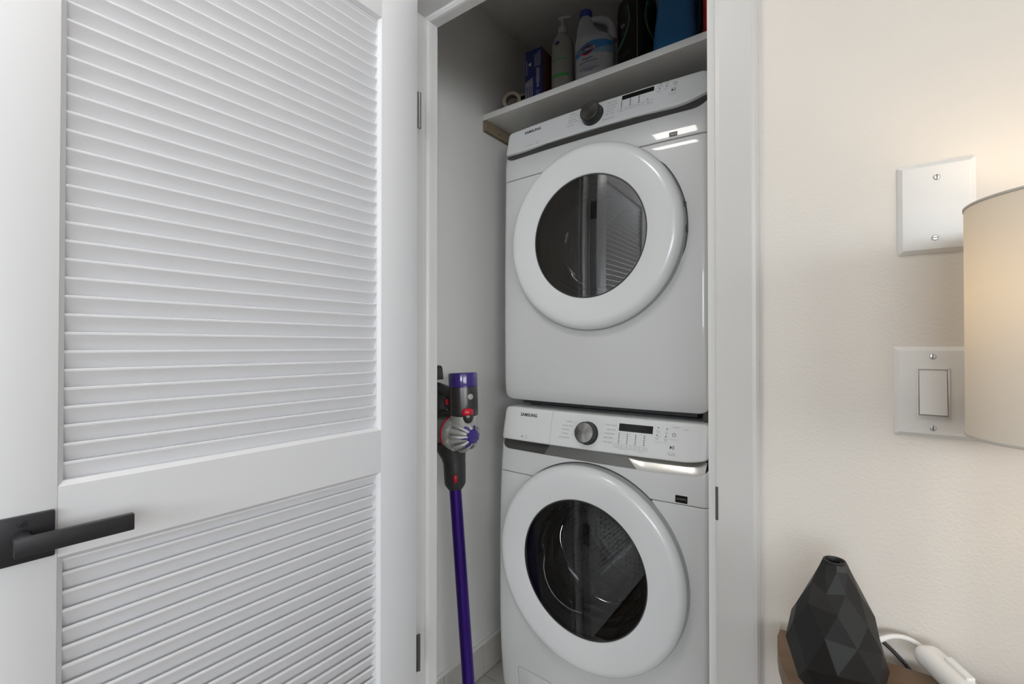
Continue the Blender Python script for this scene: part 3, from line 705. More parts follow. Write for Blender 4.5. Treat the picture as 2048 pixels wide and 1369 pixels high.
# small hinge catches on the right of the dryer door
for dz, hh in ((.055, .016), (-.012, .018)):
    ang = math.asin(dz / .2845); bm = bmesh.new(); x = .005 + .2845 * math.cos(ang)
    add_box(bm, x - .003, x + .0015, -.016, -.004, 1.531 + dz - hh / 2 - DR.zb, 1.531 + dz + hh / 2 - DR.zb); from_bm('catch', bm, M_dark, dd)
WA.cut_disc(WA.fascia, -.004, .5435, .225)
wd = round_door(WA, -.004, .5435, .3010, .2010, -.033, .053, M_pane_w, .005)
bowl(WA, wd, -.004, .5435, -.033, .172, .11, M_bowl)
WA.lathe('rubber_boot', [(.226, -.004), (.215, -.020), (.205, -.030), (.214, -.045), (.200, -.055), (.196, -.075), (.206, -.085)], -.004, -.03, .5435, M_seal, WA.root)
WA.lathe('drum', [(.206, -.085), (.235, -.092), (.252, -.10), (.252, -.44), (.235, -.455), (.06, -.47), (.05, -.46), (0, -.458)], -.004, 0, .5435, M_steel, WA.root)
for k in range(3):
    a = math.radians(25 + 120 * k); ex = Vector((math.cos(a), 0, math.sin(a))); tt = Vector((-math.sin(a), 0, math.cos(a))); o = Vector((-.004, 0, .5435))
    bm = bmesh.new(); pr = [(-.028, .252), (-.018, .226), (-.006, .212), (.006, .212), (.018, .226), (.028, .252)]
    lo = [bm.verts.new(o + tt * p[0] + ex * p[1] + Vector((0, .11, 0))) for p in pr]; hi = [bm.verts.new(o + tt * p[0] + ex * (p[1] + .004) + Vector((0, .43, 0))) for p in pr]
    bm.faces.new(lo); bm.faces.new(list(reversed(hi)))
    for i in range(len(pr) - 1): bm.faces.new((lo[i], hi[i], hi[i + 1], lo[i + 1]))
    from_bm('drum_paddle', bm, M_steel, WA.root, True, 50)

# ================================================================== STICK VACUUM on its wall dock
YV = 1.06
V = tag(empty('stick_vacuum', (-.965, YV, 0)), 'cordless stick vacuum with purple wand hanging on the closet left wall', 'vacuum')
def vp(o): o.location = -Vector(V.location); return o
def cyl(name, p0, p1, prof, m, n=40, parent=V, sx=1.0):
    p0, p1 = Vector(p0), Vector(p1); o = lathe(name, prof, p0, p1 - p0, m, parent, n, sx=sx); 
    if parent is V: vp(o)
    return o
up = Vector((-.045, 0, 1)).normalized()   # body leans slightly towards the wall at the top
b0 = Vector((-.956, YV, .995)); ln = .082
body = cyl('motor_body', b0, b0 + up, [(.040, -.004), (.0420, .0), (.0425, .010), (.0425, ln - .006), (.0420, ln)], M_vdark)
cyl('filter_cap', b0 + up * ln, b0 + up * 2, [(.0415, -.001), (.0430, .002), (.0434, .006), (.0434, .037), (.0420, .042), (.0390, .0435), (.0, .0435)], M_purpt)
cyl('cap_ring', b0 + up * (ln + .0005), b0 + up * 2, [(.0425, 0), (.0440, .001), (.0440, .0035), (.0425, .0045)], M_purpt)
# maker's name and the small mode badge on the motor body
def onbody(a, h, out=.0006):
    d = Vector((math.cos(a), math.sin(a), 0)); return tuple(b0 + up * h + d * (.0425 + out) - Vector(V.location))
vt = text_mesh([('dyson', 0, 0, .015, 'CENTER', 1.0, 0, .01)], lambda x, z: onbody(math.radians(-18) + x / .0425, .028 + z), 'maker_lettering', M_ink, V)
bdg = []
lathe('mode_badge', [(.0085, 0), (.0085, .0018), (.006, .0026), (0, .0028)], Vector(onbody(math.radians(-20), .056, -.0004)), (math.cos(math.radians(-20)), math.sin(math.radians(-20)), 0), M_vsil, V, 24)
# silver shroud joining the body and the cyclones, with red release button
cyl('shroud', (-.960, YV, .930), (-.957, YV, 1.0), [(.036, 0), (.0400, .03), (.0405, .058), (.0405, .066)], M_vsil)
box_ = bmesh.new(); add_lathe(box_, [(.0, -.002), (.012, .0), (.0165, .004), (.0175, .012), (.016, .020), (.010, .0235), (0, .024)], (0, 0, 0), (0, 0, 1), 24, sx=1.0)
rb = from_bm('release_button', box_, M_red, V, True, 60); rb.location = Vector((-.9230, YV - .022, .994)) - Vector(V.location); rb.rotation_euler = (0, 0, math.radians(-35)); rb.scale = (.8, 1.0, 1.0)
box_ = bmesh.new(); add_lathe(box_, [(.0, -.016), (.009, -.013), (.014, -.005), (.0165, .006), (.014, .012), (0, .013)], (0, 0, 0), (0, 0, 1), 24)
bb = from_bm('button_housing', box_, M_vdark, V, True, 60); bb.location = Vector((-.9225, YV - .020, .988)) - Vector(V.location)
# dust bin and cyclone pack on a horizontal axis pointing away from the wall
ca = Vector((-.997, YV, .9345))
AX = Vector((1, -.12, .0)).normalized()
cyl('dust_bin', ca - AX * .098, ca + AX, [(.046, 0), (.0500, .004), (.0520, .010), (.0530, .090), (.0530, .096)], M_bin)
cyl('red_ring', ca - AX * .001, ca + AX, [(.0535, -.002), (.0556, -.001), (.0560, .002), (.0556, .0055), (.0535, .0065)], M_red)
cyl('clear_collar', ca + AX * .0055, ca + AX * 2, [(.0545, 0), (.0552, .002), (.0545, .020), (.0500, .026), (.030, .030)], M_vsil)
uu, ww, _ = frame_of(AX)
for k in range(9):
    a = 2 * PI * k / 9; d = uu * math.cos(a) + ww * math.sin(a)
    p0 = ca + AX * .030 + d * .0415; p1 = ca + AX * .080 + d * .020; Lh = (p1 - p0).length
    cyl('cyclone_cone', p0, p1, [(.0120, 0), (.0118, Lh * .2), (.0085, Lh * .75), (.0060, Lh), (0, Lh + .003)], M_vsil, 18)
    cyl('cyclone_bulb', ca + AX * .023 + d * .0425, p1, [(0, -.0125), (.0065, -.011), (.0110, -.006), (.0132, .0), (.0128, .006), (.010, .011)], M_vwht, 18)
for k in range(9):
    a = 2 * PI * (k + .5) / 9; d = uu * math.cos(a) + ww * math.sin(a)
    vp(tube('cyclone_duct', bez(ca + AX * .030 + d * .049, ca + AX * .052 + d * .053, ca + AX * .074 + d * .040, ca + AX * .086 + d * .016, 8), [.0030, .0044, .0052, .0056, .0056, .0052, .0046, .0040, .003], M_vsil, V, 10))
cyl('cyclone_cap', ca + AX * .080, ca + AX * 2, [(.020, -.006), (.0215, .0), (.0215, .006), (.0195, .0105), (.014, .0125), (.0, .013)], M_purpt)
for k in range(6):
    a = 2 * PI * k / 6 + .1; d = uu * math.cos(a) + ww * math.sin(a)
    vp(tube('cap_finger', [ca + AX * .084 + d * .017, ca + AX * .079 + d * .026, ca + AX * .070 + d * .033], [.0052, .0056, .0042], M_purpt, V, 10))
# handle, trigger and guard
vp(tube('handle', bez((-1.094, YV + .002, 1.0705), (-1.07, YV, 1.0705), (-1.045, YV, 1.066), (-.992, YV, 1.048), 12), [.0195] * 6 + [.0195, .0195, .0200, .0205, .021, .0215, .022], M_vblk, V, 22, flat=.85))
vp(box('trigger_guard', -1.098, -.992, YV - .014, YV + .014, .983, 1.001, M_vblk, V, .004))
vp(tube('trigger_housing', [(-1.022, YV, 1.040), (-1.0185, YV, 1.016), (-1.012, YV, 1.006)], [.014, .0135, .008], M_vblk, V, 16))
vp(tube('trigger', [(-1.018, YV - .009, 1.036), (-1.0165, YV - .010, 1.020)], [.0085, .0065], M_red, V, 14))
vp(box('battery', -1.100, -1.049, YV - .024, YV + .024, .985, 1.064, M_vblk, V, .005))
# wand adapter and wand
w0 = Vector((-1.000, YV, .895)); w1 = Vector((-.9925, YV, .765)); w2 = Vector((-.9255, YV, .07))
vp(tube('neck', [(-1.010, YV, .905), (-1.008, YV, .885), (-.999, YV, .862), (-.9965, YV, .845)], [.050, .045, .037, .034], M_vblk, V, 30))
vp(tube('wand_socket', [(-.9965, YV, .848), (-.9955, YV, .835), (-.9930, YV, .783), (-.9925, YV, .775), (-.9915, YV, .764)], [.034, .0338, .0322, .029, .0215], M_vblk, V, 30))
r2 = bmesh.new(); add_lathe(r2, [(0, -.013), (.0045, -.0115), (.0065, -.006), (.0068, .0), (.0065, .006), (.0045, .0115), (0, .013)], (0, 0, 0), (0, 0, 1), 18)
ro = from_bm('wand_release_button', r2, M_red, V, True, 70); ro.location = Vector((-.9715, YV - .0225, .803)) - Vector(V.location)
vp(tube('wand', [w1, w2], .0183, M_purple, V, 32))
vp(tube('cleaner_head_neck', [w2 + Vector((-.001, 0, .03)), w2, w2 + Vector((.01, -.0, -.028))], [.022, .024, .022], M_vblk, V, 24))
vp(box('cleaner_head', -1.02, -.90, YV - .12, YV + .115, .0005, .052, M_vblk, V, .012))
# wall dock
dk = tag(empty('vacuum_dock', (CXL, YV, 1.06)), 'dark wall dock holding the stick vacuum on the closet left wall', 'dock')
o = prism('dock_body', [(0, -.075), (.0115, -.075), (.0115, .034), (.052, .034), (.0465, .071), (.041, .078), (0, .08)], 'y', -.022, .022, M_vblk, dk, .003)
M_lid = None

# ================================================================== THINGS ON THE SHELF
# tape roll
tp = tag(empty('tape_roll', (-1.012, 1.385, S_TOP)), 'cream roll of tape standing on edge at the left end of the shelf', 'tape')
axr = (math.sin(math.radians(25)), -math.cos(math.radians(25)), 0)
M_tape = mat('cream_tape', (.46, .40, .34), .55, vary=.03, vscale=60); M_core = mat('cardboard_core', (.22, .17, .12), .8)
r_ = .0335
tb = lathe('tape', [(.022, 0), (r_ - .001, 0), (r_, .001), (r_, .021), (r_ - .001, .022), (.022, .022)], (0, 0, r_), axr, M_tape, tp, 48, False, False)
lathe('core', [(.0222, -.0005), (.0222, .0225), (.0200, .0225), (.0200, -.0005), (.0222, -.0005)], (0, 0, r_), axr, M_core, tp, 40, False, False)
tp2 = tag(empty('tape_roll', (-.992, 1.435, S_TOP)), 'wider pale roll of tape just behind the cream roll on the shelf', 'tape')
lathe('tape', [(.029, 0), (.0385, 0), (.039, .001), (.039, .02), (.0385, .021), (.029, .021), (.029, 0)], (0, 0, .039), axr, mat('pale_tape', (.44, .40, .36), .5), tp2, 48, False, False)
lathe('core', [(.0292, -.0005), (.0292, .0215), (.0272, .0215), (.0272, -.0005), (.0292, -.0005)], (0, 0, .039), axr, M_core, tp2, 40, False, False)

# blue box
M_bluebox = mat('navy_carton', (.022, .035, .20), .4, vary=.06, vscale=30)
M_carton2 = mat('reddish_carton_side', (.20, .085, .075), .5, vary=.1, vscale=40)
M_pale = mat('pale_lilac_print', (.30, .29, .37), .5)
M_white = mat('white_print', (.60, .60, .58), .5)
bx = tag(empty('carton', (-.9175, 1.385, S_TOP), math.radians(4)), 'navy blue household carton with pale printed panels, left of the pump bottle', 'box')
pr_ = box('carton_body', -.0385, .0300, 0, .075, 0, .199, M_bluebox, bx, .001, 1)
py('side_panel', [(.0302, .004, .002), (.0302, .071, .002), (.0302, .071, .197), (.0302, .004, .197)], [[0, 1, 2, 3]], M_carton2, bx, fix=False)
FY = -.0006
def flat(x, z): return (x, FY, z)
py('printed_panel', [flat(-.0375, .004), flat(-.006, .004), flat(-.006, .100), flat(-.0375, .086)], [[0, 1, 2, 3]], M_pale, bx, fix=False)
vs, fs = [], []
def qd(x0, x1, z0, z1, y=FY):
    k = len(vs); vs.extend([(x0, y, z0), (x1, y, z0), (x1, y, z1), (x0, y, z1)]); fs.append([k, k + 1, k + 2, k + 3])
for i in range(4): qd(.001 + i * .0062, .0045 + i * .0062, .135, .178 + i * .003)
qd(.008, .020, .078, .128); qd(.0095, .0185, .060, .078); qd(-.033, -.0295, .112, .165)
py('printed_bars', vs, fs, M_pale, bx, fix=False)['kind'] = 'stuff'
vs, fs = [], []
for i in range(3): qd(-.031 + i * .009, -.0285 + i * .009, .012, .07, FY - .0003)
py('bag_silhouettes', vs, fs, M_bluebox, bx, fix=False)
st = []; 
for k in range(10):
    a = PI / 2 + k * PI / 5; r = .0085 if k % 2 == 0 else .0042; st.append((-.0175 + r * math.cos(a), FY - .0002, .148 + r * math.sin(a)))
py('star_mark', st, [list(range(10))], M_white, bx, fix=False)
text_mesh([('30', .0145, .040, .022, 'CENTER', 1.0, PI / 2)], lambda x, z: (x, FY - .0002, z), 'count_lettering', M_pale, bx)

# oval bottle helper: sections (z, a, b, xc)
def oval(name, secs, m, parent, n=48, pw=2.0, cap=True):
    bm = bmesh.new(); rings = []
    for (z, a, b, xc) in secs:
        ring = []
        for i in range(n):
            t = 2 * PI * i / n; c, s_ = math.cos(t), math.sin(t)
            ring.append(bm.verts.new((xc + a * math.copysign(abs(c) ** (2 / pw), c), b * math.copysign(abs(s_) ** (2 / pw), s_), z)))
        rings.append(ring)
    for p, q in zip(rings, rings[1:]):
        for i in range(n): j = (i + 1) % n; bm.faces.new((p[i], p[j], q[j], q[i]))
    if cap: bm.faces.new(list(reversed(rings[0]))); bm.faces.new(rings[-1])
    return from_bm(name, bm, m, parent, True, 50)
# pump bottle
M_pump = mat('milky_plastic_bottle', (.34, .34, .325), .35, spec=.4)
M_pumpw = mat('white_pump_plastic', (.46, .455, .435), .35)
M_green = mat('green_print', (.06, .34, .10), .5); M_navy = mat('navy_print', (.04, .05, .20), .5); M_sage = mat('sage_print', (.22, .33, .25), .5)
pb = tag(empty('pump_bottle', (-.8135, 1.405, S_TOP), math.radians(16)), 'milky white pump bottle with green label bands between the blue carton and bleach', 'bottle')
secs = [(0, .034, .026, 0), (.004, .0375, .0295, 0), (.02, .039, .031, 0), (.165, .0385, .031, 0), (.185, .0365, .029, 0), (.203, .030, .0245, 0), (.214, .0215, .019, 0), (.2175, .0165, .0155, 0), (.226, .0150, .0150, 0)]
bo = oval('bottle_body', secs, M_pump, pb)
lathe('collar', [(.0165, 0), (.017, .002), (.017, .020), (.015, .0225), (.0085, .026), (.0065, .034), (.0055, .050), (.0055, .055)], (0, 0, .219), (0, 0, 1), M_pumpw, pb, 32)
tube('pump_nozzle', [(-.013, 0, .2755), (-.004, 0, .2765), (.010, 0, .2765), (.024, 0, .2775), (.030, 0, .2745)], [.0055, .0075, .0055, .0045, .0032], M_pumpw, pb, 14)
def osurf(a, b, out=.0006): return lambda x, z: (x, -b * math.sqrt(max(0, 1 - (x / a) ** 2)) - out, z)
ps = osurf(.039, .031)
band('label_band', lin(-.032, .028, 14), lambda x: .060 + .002 * x, lambda x: .070 + .002 * x, ps, M_green, pb, 2)
band('label_band', lin(-.032, .022, 14), lambda x: .117, lambda x: .1205, ps, M_green, pb, 2)
text_mesh([('eClean', -.002, .156, .021, 'CENTER', .92)], ps, 'label_lettering', M_sage, pb)
text_mesh([('HAND SOAP', -.002, .142, .0085), ('fragrance free', -.002, .133, .0075), ('gentle foam', -.004, .1255, .007), ('16 fl oz', -.006, .045, .007), ('refill', -.008, .110, .007)], ps, 'small_lettering', M_sage, pb)
band('label_mark', lin(-.021, -.003, 8), lambda x: .175 - .0065 * math.sqrt(max(0, 1 - ((x + .012) / .0092) ** 2)), lambda x: .175 + .0065 * math.sqrt(max(0, 1 - ((x + .012) / .0092) ** 2)), osurf(.039, .0312), M_navy, pb, 3)

# bleach jug
M_bl = mat('white_bleach_plastic', (.42, .43, .47), .4, spec=.4); M_blcap = mat('royal_blue_cap', (.02, .035, .28), .4)
M_cy = mat('label_blue', (.035, .20, .47), .4); M_cy2 = mat('label_pale_blue', (.20, .33, .48), .4); M_lred = mat('label_red', (.50, .035, .05), .4); M_lnav = mat('label_navy', (.03, .035, .12), .4)
jb = tag(empty('bleach_jug', (-.692, 1.405, S_TOP), math.radians(16)), 'white bleach jug with blue cap, looped handle and oval red logo', 'jug')
A_, B_ = .0640, .0430
secs = [(0, .058, .037, 0), (.004, .062, .041, 0), (.014, A_, B_, 0), (.128, A_, B_, 0), (.142, .0625, .0425, -.0010), (.152, .057, .040, -.0055), (.162, .0480, .036, -.0125), (.174, .0390, .0325, -.0200), (.190, .0310, .029, -.0260), (.208, .0245, .0245, -.0290), (.222, .0195, .0195, -.0300), (.232, .0165, .0165, -.0300)]
oval('jug_body', secs, M_bl, jb, pw=2.5)
tube('handle', bez((-.020, 0, .216), (.012, 0, .224), (.046, 0, .214), (.0545, 0, .180), 10) + [Vector((.0565, 0, .160)), Vector((.056, 0, .140))], [.0125] * 4 + [.0135] * 6 + [.0145, .0155, .017], M_bl, jb, 20)
lathe('cap', [(.0195, 0), (.0205, .001), (.0205, .018), (.0190, .021), (0, .0215)], (-.030, 0, .231), (0, 0, 1), M_blcap, jb, 36)
def se(a, b, pw, out=.0006):
    return lambda x, z: (x, -b * (max(0, 1 - abs(x / a) ** pw)) ** (1 / pw) - out, z)
js = se(A_, B_, 2.5); js2 = se(A_, B_, 2.5, .0010); js3 = se(A_, B_, 2.5, .0014); js4 = se(A_, B_, 2.5, .0018)
xs = lin(-.060, .0605, 28)
band('label_blue_panel', xs, lambda x: .083 + .36 * (x + .06) * .62 + .0 , lambda x: max(.083 + .2232 * (x + .06) + .001, .128 - 3.2 * (x - .012) ** 2 * (1.7 if x < .012 else .55)), js, M_cy, jb, 6)
band('label_pale_panel', xs, lambda x: .083 + .2232 * (x + .06) - .004 - .022 * max(0, (x + .02) / .08), lambda x: .083 + .2232 * (x + .06), js, M_cy2, jb, 4)
lw = lambda x: .0165 * max(0, 1 - abs((x + .018) / .030) ** 1.6); zc = lambda x: .100 + .18 * (x + .018)
band('logo_oval', lin(-.0478, .0118, 22), lambda x: zc(x) - lw(x), lambda x: zc(x) + lw(x), js2, M_lred, jb, 4)
lw2 = lambda x: .0135 * max(0, 1 - abs((x + .018) / .0265) ** 1.6)
band('logo_field', lin(-.0443, .0083, 22), lambda x: zc(x) - lw2(x), lambda x: zc(x) + lw2(x), js3, M_lnav, jb, 4)
text_mesh([('CLOROX', -.018, .100, .0135, 'CENTER', 1.0, .18, .02)], js4, 'logo_lettering', M_white, jb)
text_mesh([('Regular', -.016, .0735, .0115, 'CENTER', 1.0, .12, .01), ('CLEANS & DISINFECTS', -.012, .040, .0062, 'CENTER', 1.0, .06, .02), ('WHITENS', -.012, .033, .0062, 'CENTER', 1.0, .06, .02)], js2, 'label_lettering', M_navy, jb)
band('label_rule', lin(-.045, .016, 16), lambda x: .0585 + .1 * (x + .045) - 1.2 * (x + .015) ** 2, lambda x: .0605 + .1 * (x + .045) - 1.2 * (x + .015) ** 2, js2, M_navy, jb, 1)
text_mesh([('concentrated', -.020, .0495, .0075, 'CENTER', 1.0, .08)], js2, 'small_lettering', M_pale, jb)

# tall black bottle, corner seam towards the room
M_bk = mat('glossy_black_bottle', (.009, .008, .008), .35, spec=.3); M_teal = mat('teal_stripe', (.045, .20, .12), .4); M_seam = mat('grey_seam', (.10, .11, .105), .45)
bk = tag(empty('black_bottle', (-.560, 1.436, S_TOP), math.radians(22)), 'tall black bottle with curved green stripes, between the bleach and the blue jug', 'bottle')
# outline turned 45 degrees: corners at +-x and +-y
def dia(a, b, z):
    pts = []; n = 40
    for i in range(n):
        t = 2 * PI * i / n; c, s_ = math.cos(t), math.sin(t); k = 1 / (abs(c) ** 1.25 + abs(s_) ** 1.25) ** (1 / 1.25); pts.append((a * c * k, b * s_ * k, z))
    return pts
def loftp(name, rings, m, parent, sharp=40):
    bm = bmesh.new(); R_ = [[bm.verts.new(p) for p in r] for r in rings]; n = len(R_[0])
    for p, q in zip(R_, R_[1:]):
        for i in range(n): j = (i + 1) % n; bm.faces.new((p[i], p[j], q[j], q[i]))
    bm.faces.new(list(reversed(R_[0]))); bm.faces.new(R_[-1]); return from_bm(name, bm, m, parent, True, sharp)
AB = .0610
loftp('bottle_body', [dia(a, a * .9, z) for z, a in ((0, .058), (.005, AB), (.07, AB), (.10, .0597), (.16, .0597), (.20, AB), (.235, .058), (.255, .045), (.268, .024), (.280, .020))], M_bk, bk)
lathe('cap', [(.022, 0), (.023, .001), (.023, .024), (.021, .026), (0, .026)], (0, 0, .279), (0, 0, 1), M_bk, bk, 30)
def dsurf(sgn, out=.0008):
    def f_(u, z):     # u = distance from the front corner along the left (-1) or right (+1) face
        a = AB * (.978 if .08 < z < .19 else 1.0); x = sgn * abs(u); k = max(0, 1 - (abs(x) / a) ** 1.25) ** (1 / 1.25)
        return (x, -a * .9 * k - out, z)
    return f_
tube('mould_seam', [dsurf(1, .0004)(0.0, z) for z in lin(.004, .235, 14)], .0017, M_seam, bk, 8)
def stripe(sgn):
    pts = []
    for t in lin(0, 1, 22):
        z = .088 + .125 * t; u = .030 + .022 * ((abs(z - .165) / .077) ** 1.8 if z < .165 else (abs(z - .165) / .12) ** 1.8)
        pts.append((u * .0 + min(.0585, .0235 + (u - .03) * 1.55), z))
    return pts
for sgn in (-1, 1):
    tube('green_stripe', [dsurf(sgn, .0004)(u, z) for u, z in stripe(sgn)], .0024, M_teal, bk, 8)
    tube('grey_stripe', [dsurf(sgn, .0004)(min(.0605, u + .0055), z) for u, z in stripe(sgn)], .0010, M_seam, bk, 6)
text_mesh([('in', -.0445, .158, .026, 'CENTER', .55, .4, .02)], dsurf(-1), 'label_lettering', M_pale, bk)
text_mesh([('rinse', -.046, .132, .011, 'CENTER', .55, .4)], dsurf(-1), 'green_lettering', M_teal, bk)
text_mesh([('OIL', .030, .034, .0115, 'CENTER', .8, 0, .02)], dsurf(1), 'small_lettering', M_pale, bk)
text_mesh([('fresh clean\nscent boost', -.036, .062, .008, 'CENTER', .7, .5), ('stain lift', .040, .075, .009, 'CENTER', .6, -.2), ('works in\ncold water', .038, .055, .008, 'CENTER', .7)], lambda x, z: dsurf(1 if x > 0 else -1)(x, z), 'dim_lettering', M_seam, bk)

# blue jug
M_blue = mat('blue_detergent_plastic', (.028, .16, .38), .33, spec=.45, vary=.04, vscale=18)
bj = tag(empty('detergent_jug', (-.432, 1.415, S_TOP), math.radians(10)), 'plain blue detergent jug narrowing towards the top, left of the red one', 'jug')
oval('jug_body', [(0, .060, .044, 0), (.004, .0635, .048, 0), (.03, .0640, .049, 0), (.08, .0610, .048, .001), (.13, .0570, .046, .003), (.19, .0545, .044, .005), (.225, .050, .040, .004), (.245, .036, .032, 0), (.256, .022, .022, 0), (.266, .020, .020, 0)], M_blue, bj, pw=3.2)
tube('handle', [(.040, -.006, .215), (.062, -.008, .190), (.068, -.008, .14), (.066, -.008, .08), (.058, -.004, .035)], [.010, .011, .0105, .011, .012], mat('navy_side_shade', (.012, .035, .10), .35), bj, 16)  # handle region; its dark navy stands in for shade on the jug's side
lathe('cap', [(.023, 0), (.024, .001), (.024, .022), (.022, .024), (0, .024)], (0, 0, .264), (0, 0, 1), M_blcap, bj, 32)
# red jug, cut by the door frame
rj = tag(empty('red_jug', (-.2935, 1.400, S_TOP)), 'bright red jug at the right end of the shelf, half hidden by the door frame', 'jug')
oval('jug_body', [(0, .050, .040, 0), (.005, .054, .044, 0), (.16, .0545, .0445, 0), (.20, .052, .042, 0), (.235, .040, .034, 0), (.25, .021, .021, 0), (.262, .020, .020, 0)], mat('red_plastic', (.62, .018, .018), .35, spec=.5), rj, pw=2.8)
lathe('cap', [(.023, 0), (.024, .001), (.024, .020), (.022, .022), (0, .022)], (0, 0, .260), (0, 0, 1), M_white, rj, 30)

# ================================================================== WALL PLATES
def plate(o, w, h):
    prof = [(w / 2, 0), (w / 2, .0014), (w / 2 - .0048, .0060)]
    bm = bmesh.new(); rings = []
    for k, (a, out) in enumerate(((0, 0), (0, .0014), (.0050, .0058), (.0058, .0060))):
        x, z = w / 2 - a, h / 2 - a; c = .0015 if k < 2 else .0004
        rings.append([bm.verts.new((sx * (x - (c if q else 0)), -out, sz * (z - (0 if q else c)))) for sx, sz, q in ((1, 1, 0), (1, 1, 1), (-1, 1, 1), (-1, 1, 0), (-1, -1, 0), (-1, -1, 1), (1, -1, 1), (1, -1, 0))])
    for p, q in zip(rings, rings[1:]):
        for i in range(8): bm.faces.new((p[i], p[(i + 1) % 8], q[(i + 1) % 8], q[i]))
    bm.faces.new(rings[-1]); return from_bm('plate', bm, M_plate, o, True, 20)
def slotted(o, x, z, ang):
    s_ = lathe('screw', [(.0034, 0), (.0034, .0006), (.0026, .0013), (0, .0015)], (x, -.0059, z), (0, -1, 0), M_screw, o, 18)
    b = bmesh.new(); d = Vector((math.cos(ang), 0, math.sin(ang))); e = Vector((-d.z, 0, d.x)); c = Vector((x, -.0076, z))
    b.faces.new([b.verts.new(c + d * .003 + e * .0005), b.verts.new(c + d * .003 - e * .0005), b.verts.new(c - d * .003 - e * .0005), b.verts.new(c - d * .003 + e * .0005)])
    from_bm('slot', b, M_dark, s_)
bp = tag(empty('blank_wall_plate', (.0803, WY0, 1.3752)), 'blank white wall plate with two slotted screws, above the switches', 'wall plate')
plate(bp, .0745, .1150); slotted(bp, .0012, .0373, PI / 2); slotted(bp, -.0010, -.0388, .1)
sw = tag(empty('light_switch', (.0965, WY0, 1.1418)), 'double rocker light switch plate on the wall, half behind the lamp shade', 'light switch')
plate(sw, .1160, .1150)
for k, xc in enumerate((-.0203, .0260)):
    slotted(sw, xc, .0450, PI / 2 - .1); slotted(sw, xc, -.0450, PI / 2 + .1)
    bm = bmesh.new()
    x0, x1, z0, z1 = xc - .0160, xc + .0160, -.0318, .0310
    add_box(bm, x0, x0 + .0021, -.0078, -.0055, z0, z1, .0004, 1); add_box(bm, x1 - .0021, x1, -.0078, -.0055, z0, z1, .0004, 1)
    add_box(bm, x0 + .0021, x1 - .0021, -.0078, -.0055, z1 - .0021, z1); add_box(bm, x0 + .0021, x1 - .0021, -.0078, -.0055, z0, z0 + .0021)
    fr = from_bm('switch_frame', bm, M_plate, sw, True, 40)
    a, b, c0, c1 = x0 + .0030, x1 - .0030, z0 + .0030, z1 - .0030; mid = -.002
    v = [(a, -.0058, c0), (b, -.0058, c0), (a, -.0116, c0 + .0012), (b, -.0116, c0 + .0012), (a, -.0088, mid), (b, -.0088, mid), (a, -.0066, c1), (b, -.0066, c1), (a, -.0055, c1), (b, -.0055, c1), (a, -.005, c0), (b, -.005, c0)]
    py('rocker', v, [[10, 11, 1, 0], [0, 1, 3, 2], [2, 3, 5, 4], [4, 5, 7, 6], [6, 7, 9, 8], [0, 2, 4, 6, 8, 10], [1, 11, 9, 7, 5, 3]], M_plate, sw)
    py('rocker_gap', [(x0 + .002, -.00615, z0 + .002), (x1 - .002, -.00615, z0 + .002), (x1 - .002, -.00615, z1 - .002), (x0 + .002, -.00615, z1 - .002)], [[0, 1, 2, 3]], M_gap, sw, fix=False)

# ================================================================== CONSOLE TABLE, VASE, LAMP, CORDS
TZ = .800; TXC, TYB, TR = .300, .766, .392
tbl = tag(empty('console_table', (TXC, TYB, 0)), 'brown wood half-round console table against the wall', 'table')
out = [(TR * math.cos(a), .86 * TR * math.sin(a)) for a in lin(PI, 2 * PI, 49)]
out[0] = (-TR + .0015, -.0015); 
prism('table_top', out, 'z', TZ - .022, TZ, M_table, tbl, .0012)
prism('apron', [(p[0] * .9, p[1] * .9 - .004) for p in out], 'z', TZ - .085, TZ - .022, M_table, tbl)
for a in (188, 245, 295, 352):
    x = .83 * TR * math.cos(math.radians(a)); y = .72 * TR * math.sin(math.radians(a)) - .02
    tube('leg', [(x, y, 0), (x, y, .4), (x, y, TZ - .03)], [.011, .015, .019], M_table, tbl, 14)

# faceted egg vase
vz = tag(empty('faceted_vase', (-.0225, .6560, TZ), math.radians(10)), 'black faceted teardrop vase on the left end of the console table', 'vase')
rings = [(.0, .027, 0), (.018, .0415, .5), (.046, .0500, 0), (.076, .0450, .5), (.104, .0365, 0), (.128, .0250, .5), (.1465, .0145, 0), (.1530, .0120, 0)]
rnd = random.Random(11); n = 8; vs, fs = [], []
for k, (z, r, off) in enumerate(rings):
    for i in range(n):
        j = 0 if k in (0, 6, 7) else 1; a = 2 * PI * (i + off) / n + j * rnd.uniform(-.12, .12); rr = r * (1 + j * rnd.uniform(-.05, .05)); vs.append((rr * math.cos(a), rr * math.sin(a), z + j * rnd.uniform(-.007, .007)))
for k in range(len(rings) - 1):
    a0 = rings[k][2]; a1 = rings[k + 1][2]
    for i in range(n):
        p, q = k * n + i, k * n + (i + 1) % n; r, s_ = (k + 1) * n + i, (k + 1) * n + (i + 1) % n
        if a0 == a1: fs.append([p, q, s_, r])
        elif a1 > a0: fs += [[p, q, r], [q, s_, r]]
        else: fs += [[p, q, s_], [p, s_, r]]
fs.append(list(range(n - 1, -1, -1)))
py('vase_body', vs, fs, M_egg, vz)
lathe('mouth_ring', [(.0110, -.003), (.0116, .0), (.0108, .0014), (.0092, .0012), (.0084, -.001), (.0076, -.0006), (.0060, -.0006), (.0052, -.004), (.0052, -.02), (0, -.02)], (0, 0, .1535), (0, 0, 1), M_egg, vz, 32, False, False)

